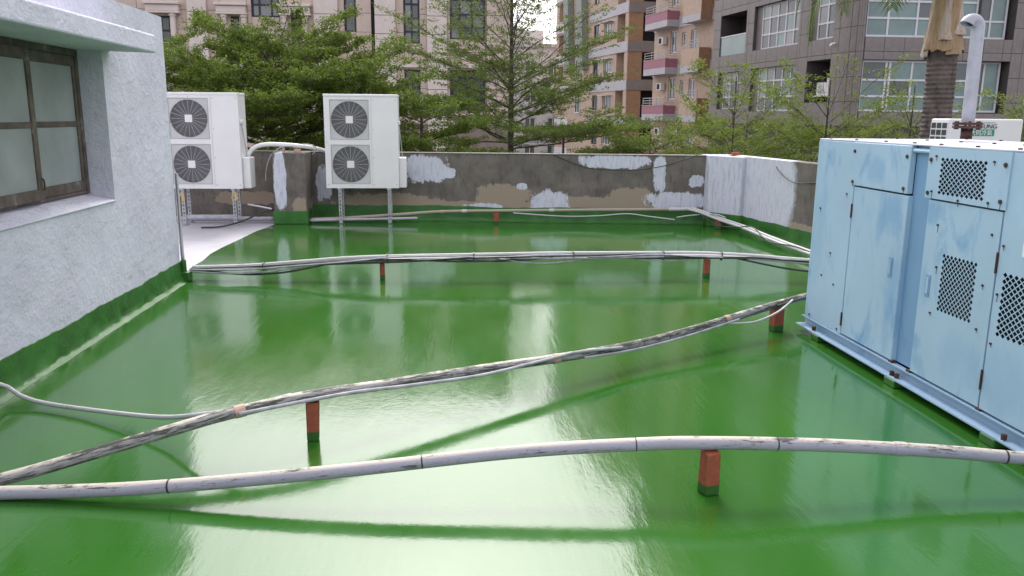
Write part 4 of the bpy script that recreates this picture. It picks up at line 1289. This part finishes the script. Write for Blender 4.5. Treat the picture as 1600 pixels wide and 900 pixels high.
for (a, b, c, d, n) in WL:
    if c > 9: 
        FL.window(a, b, c, d, [0, .5, 1], [0, 1], 'frame_white', 'glass', .08, -.2); continue
    FL.window(a+.55 if n == 5 else a+.35, b, c, d, [i/n for i in range(n+1)], [0, .33, .70, 1], 'frame_white', 'glass', .085, -.2, ['glass', 'curtain', 'teal', 'glass'])
    FL.part('window_cheek', 'grey', a, a+(.54 if n == 5 else .34), -.28, -.16, c, d)
# loggia: glazed parapet and railing
for k in (0, 1):
    dz = 3.27*k
    gl = FL.part('loggia_glass', 'teal', -13.38, -10.25, -.06, -.03, 5.11+dz, 6.15+dz)
    FL.part('hand_rail', 'frame_white', -13.38, -10.25, -.08, -.01, 6.155+dz, 6.22+dz)
    FL.part('loggia_back', 'curtain', -12.4, -11.2, -1.38, -1.34, 5.2+dz, 7.1+dz)
# small condensers in the AC niche
for i, (a, b, h_) in enumerate(((-3.45, -2.65, .62), (-2.62, -1.95, .80))):
    cu_ = FL.part('niche_condenser', 'white', a, b, -.75, -.35, 2.62, 2.62+h_, bevel=.02)
    MB().tube([FL.P((a+b)/2, -.35, 2.62+h_*.5), FL.P((a+b)/2, -.335, 2.62+h_*.5)], .22, 18, False).build('fan_grille', 'guard', cu_)
FL.part('niche_shelf', 'frame_white', -3.6, -1.88, -.9, .05, 2.55, 2.61)
# rounded corner
FR = Facade(GB, (0, 0), 0); FR.o.z = -GZ
pA = Vector(FL.P(-1.35, 0, 0)); pB = Vector(FR.P(.32, 0, 0)); ctrl = Vector(FL.P(-.12, .0, 0))
cs = []
for k in range(9):
    t_ = k/8
    cs.append(pA*(1-t_)**2+ctrl*2*t_*(1-t_)+pB*t_**2)
mb = MB()
for k in range(8):
    a, b = cs[k], cs[k+1]
    mb.quad((a.x, a.y, 0), (b.x, b.y, 0), (b.x, b.y, TOPG-GZ), (a.x, a.y, TOPG-GZ))
mb.build('corner_wall', 'grey_joint', GB)
nz = 7
for j in range(nz):
    for (k0, k1) in ((0, 3), (3, 5), (5, 8)):
        mb = MB(); z0, z1 = 1.2+j*1.09-GZ+.011, 1.2+(j+1)*1.09-GZ-.011
        for k in range(k0, k1):
            a, b = cs[k], cs[k+1]
            n_ = Vector((b.y-a.y, -(b.x-a.x), 0)).normalized()*.03
            a0 = a.lerp(b, .06 if k == k0 else 0); b0 = a.lerp(b, .94 if k == k1-1 else 1)
            mb.quad((a0+n_)[:2]+(z0,), (b0+n_)[:2]+(z0,), (b0+n_)[:2]+(z1,), (a0+n_)[:2]+(z1,))
        mb.build('corner_tile', 'grey', GB)
cm = MB().tube([FL.P(-1.62, .03, 4.92), FL.P(-1.62, .18, 4.90), FL.P(-1.62, .30, 4.80)], .05, 10, False)
cm.build('security_camera', 'white', GB)
# right wing
holesR = []
for k in range(-1, 8):
    dz = 3.24*k
    holesR += [(.35, 5.55, 5.09+dz, 7.35+dz, .3), (5.60 if k >= 0 else 5.57, 7.25, 5.06+dz, 7.35+dz, .55), (8.15, 12.5, 5.1+dz, 7.35+dz, .3)]
FR.wall('wall', 'grey_joint', .32, 16, GZ, TOPG, holesR)
FR.tiles('grey', .32, 11.4, 1.2, 8.3, .93, 1.09, holesR, .03, .022)
FR.part('plain_cladding', 'grey', 12.6, 16, 0, .028, GZ, TOPG)
for k in range(-1, 8):
    dz = 3.24*k
    if k <= 0:
        FR.window(.36, 5.54, 5.10+dz, 7.34+dz, [0, .225, .26, .46, .66, .70, 1] if k < 0 else [0, .20, .46, .70, 1], [0, .30, .62, 1] if k < 0 else [0, .36, .68, 1], 'frame_white', 'teal', .085, -.16, ['teal', 'teal', 'glass', 'teal', 'teal'])
        FR.window(5.70, 7.1, 5.10+dz, 7.34+dz, [0, .45, 1], [0, .34, 1], 'frame_white', 'teal', .085, -.4, ['teal', 'glass', 'teal'])
        FR.window(8.2, 12.4, 5.12+dz, 7.34+dz, [0, .33, .66, 1], [0, .34, 1], 'frame_white', 'teal', .085, -.16)
    else:
        FR.window(.36, 5.54, 5.10+dz, 7.34+dz, [0, .5, 1], [0, .5, 1], 'frame_white', 'teal', .085, -.16)
mb = MB()
pL = FL.P(-14.3, 0, 0)
mb.poly([(pL[0], pL[1], TOPG-GZ)]+[(c_.x, c_.y, TOPG-GZ) for c_ in cs]+[(16, 0, TOPG-GZ), (16, 16, TOPG-GZ)])
mb.quad((16, 0, 0), (16, 16, 0), (16, 16, TOPG-GZ), (16, 0, TOPG-GZ))
mb.quad((16, 16, 0), (pL[0], pL[1], 0), (pL[0], pL[1], TOPG-GZ), (16, 16, TOPG-GZ))
mb.build('back_walls', 'grey', GB)

# --- orange and grey banded block with pink balconies
OB = thing('orange_building', (17.2, 76.7, GZ), 'orange and grey banded apartment block with pink balconies', 'building')
rotA = math.atan2(-1, .173)
FA = Facade(OB, (0, 0), rotA); FA.o.z = -GZ       # u negative = further away
TOPO = 36
levels = [10.95+3.47*k for k in range(-4, 7)]      # underside of each grey band
hA = []
for z in levels:
    hA += [(-2.85, -.85, z-2.5, z-.02, 1.6)]
    hA += [(-6.3, -4.0, z-1.75, z-.45, .3), (-20.9, -19.2, z-2.3, z-.3, .8), (-9.3, -7.6, z-1.8, z-.3, .3)]
FA.wall('wall', 'peach', -21.9, 0, GZ, TOPO, hA)
for z in levels:
    FA.part('band', 'bandgrey', -10.5, .02, .002, .10, z, z+.92)
    FA.part('band', 'pale', -21.9, -17.0, .002, .10, z-.1, z+.92)
    FA.window(-6.28, -4.02, z-1.73, z-.47, [0, .33, .66, 1], [0, 1], 'frame_white', 'glass', .09, -.12)
    FA.window(-9.28, -7.62, z-1.78, z-.32, [0, .5, 1], [0, 1], 'frame_dark', 'navyglass', .09, -.12)
    FA.part('awning', 'pale', -6.5, -3.8, .0, .55, z-.42, z-.36)
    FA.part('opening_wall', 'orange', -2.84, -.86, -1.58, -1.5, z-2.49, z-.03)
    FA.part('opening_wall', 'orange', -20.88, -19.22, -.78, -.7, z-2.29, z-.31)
    FA.part('pale_pier', 'peach', -.8, -.02, .0, .05, z-2.52, z-.005)
# leaning slate fins at the far part
for a, b, sh in ((-12.2, -10.6, 1.6), (-16.6, -15.0, 1.6)):
    mb = MB()
    zz0, zz1 = 6.4, TOPO
    lo, hi = a, b
    i = len(mb.v)
    for (uu, dd, z_) in ((lo, .05, zz0), (hi, .05, zz0), (hi, .7, zz0), (lo, .7, zz0), (lo-3.5, .05, zz1), (hi-3.5, .05, zz1), (hi-3.5, .7, zz1), (lo-3.5, .7, zz1)):
        mb.v.append(FA.P(uu, dd, z_))
    mb.f += [(0, 1, 2, 3), (7, 6, 5, 4), (0, 4, 5, 1), (1, 5, 6, 2), (2, 6, 7, 3), (3, 7, 4, 0)]
    mb.build('leaning_fin', 'slate', OB)
for z in levels[2:]:
    FA.window(-14.6, -13.0, z-2.1, z+.2, [0, .5, 1], [0, 1], 'frame_white', 'navyglass', .12, .06)
# short frontal return of the corner
FBk = Facade(OB, (0, 0), rotA+math.pi/2); FBk.o.z = -GZ
hB = [(1.4, 4.6, z-2.5, z-.02, 1.6) for z in levels]
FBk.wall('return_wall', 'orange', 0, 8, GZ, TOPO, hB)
for z in levels:
    FBk.part('band', 'grey', -.02, 8, .002, .06, z, z+.92)  # same band as on the long face, its shade put into a darker grey
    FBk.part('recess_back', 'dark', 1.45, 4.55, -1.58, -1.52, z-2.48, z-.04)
# forward wing (its long face parallel to the first)
o2 = local(OB, 19.0, 60.5)
F2 = Facade(OB, o2, rotA); F2.o.z = -GZ
h2 = []
lv2 = [8.4+3.55*k for k in range(-4, 8)]           # underside of each balcony
for z in lv2:
    h2 += [(-5.3, -4.05, z-1.95, z-.20, .3), (-3.28, -2.6, z-1.5, z-.5, .3), (-1.75, -.75, z-1.9, z-.45, .3)]
F2.wall('wing_wall', 'peach', -8.3, 3, GZ, TOPO+4, h2)
for z in lv2:
    F2.window(-5.28, -4.07, z-1.93, z-.22, [0, .5, 1], [0, 1], 'frame_white', 'glass', .09, -.12)
    F2.window(-3.26, -2.62, z-1.48, z-.52, [0, 1], [0, 1], 'frame_white', 'glass', .08, -.12)
    F2.window(-1.73, -.77, z-1.88, z-.47, [0, .5, 1], [0, 1], 'frame_white', 'curtain', .08, -.12)
    F2.part('band', 'bandgrey', -8.3, 3, .002, .06, z-.08, z+.75)
    bal = F2.part('balcony', 'bandgrey', -7.9, -3.76, .065, 1.06, z, z+.50)
    F2.part('pink_front', 'pink', -7.9, -3.76, .9, 1.07, z+.505, z+1.15, bal)
    F2.part('pink_end', 'pink', -3.92, -3.75, .065, .895, z+.505, z+1.15, bal)
    F2.part('coping', 'peach', -7.92, -3.73, .88, 1.10, z+1.155, z+1.21, bal)
    rl_ = MB()
    for zr in (1.36, 1.55, 1.75):
        rl_.tube([F2.P(-7.85, 1.0, z+zr), F2.P(-3.84, 1.0, z+zr), F2.P(-3.84, .1, z+zr)], .028, 5, False)
    for uu in (-7.85, -6.5, -5.2, -3.84): rl_.tube([F2.P(uu, 1.0, z+1.2), F2.P(uu, 1.0, z+1.78)], .03, 5, False)
    rl_.build('railing', 'bandgrey', bal)
    cd = F2.part('wall_condenser', 'white', -6.6, -5.75, .1, .45, z-1.15, z-.62)
    F2.part('condenser_grille', 'dark', -6.5, -5.95, .452, .46, z-1.1, z-.68, cd)
    bay = F2.part('bay', 'peach', -1.3, 1.5, .065, .95, z+.40, z+2.9-1.3)
    F2.part('bay_base', 'bandgrey', -1.3, 1.5, .065, .97, z-.08, z+.395, bay)
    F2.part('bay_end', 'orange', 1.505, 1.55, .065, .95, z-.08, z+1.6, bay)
    rb = MB()
    for zr in (1.75, 1.95, 2.15): rb.tube([F2.P(-1.25, .88, z+zr), F2.P(1.45, .88, z+zr)], .028, 5, False)
    for uu in (-1.25, 0, 1.45): rb.tube([F2.P(uu, .88, z+1.6), F2.P(uu, .88, z+2.2)], .03, 5, False)
    rb.build('railing', 'bandgrey', bay)
mb = MB()
e0, e1 = Vector(FA.P(-21.9, 0, 0)), Vector(FA.P(0, 0, 0))
w0, w1 = Vector(F2.P(-8.3, 0, 0)), Vector(F2.P(3, 0, 0))
hx = TOPO-GZ
mb.poly([(e1.x, e1.y, hx), (e1.x+20, e1.y+3.5, hx), (e0.x+20, e0.y+3.5, hx), (e0.x, e0.y, hx)])
mb.quad((e0.x, e0.y, 0), (e0.x, e0.y, hx), (e0.x+20, e0.y+3.5, hx), (e0.x+20, e0.y+3.5, 0))
mb.quad((w1.x, w1.y, 0), (w1.x+16, w1.y+2.8, 0), (w1.x+16, w1.y+2.8, hx+4), (w1.x, w1.y, hx+4))
mb.poly([(w1.x, w1.y, hx+4), (w1.x+16, w1.y+2.8, hx+4), (w0.x+16, w0.y+2.8, hx+4), (w0.x, w0.y, hx+4)])
mb.quad((w0.x, w0.y, hx-.5), (w0.x, w0.y, hx+4), (w0.x+16, w0.y+2.8, hx+4), (w0.x+16, w0.y+2.8, hx-.5))
mb.build('rear_walls', 'peach', OB)

# --- pale low block seen through the gap
PB = thing('pale_building', (14, 104, GZ), 'low pale distant building seen through the gap behind the tall tree', 'building')
FP = Facade(PB, (0, 0), 0); FP.o.z = -GZ
hp = []
for k in range(4):
    for i in range(7):
        hp.append((-6.5+2.9*i, -5.1+2.9*i, -3.6+3.4*k, -2.0+3.4*k, .3))
FP.wall('wall', 'pale', -9, 18, GZ, 10.2, hp)
for h in hp: FP.window(h[0]+.02, h[1]-.02, h[2]+.02, h[3]-.02, [0, .5, 1], [0, 1], 'frame_white', 'glass', .1, -.15)
mb = MB()
mb.quad((-9, 0, 10.2-GZ), (18, 0, 10.2-GZ), (18, 12, 10.2-GZ), (-9, 12, 10.2-GZ)).quad((-9, 12, 0), (-9, 0, 0), (-9, 0, 10.2-GZ), (-9, 12, 10.2-GZ))
mb.build('rear_walls', 'pale', PB)
FP.part('cornice', 'pale', -9.1, 18.1, .002, .3, 9.9, 10.3)
FP.part('roof_room', 'pale', -6, -1, -8, -3, 10.22, 12.2)
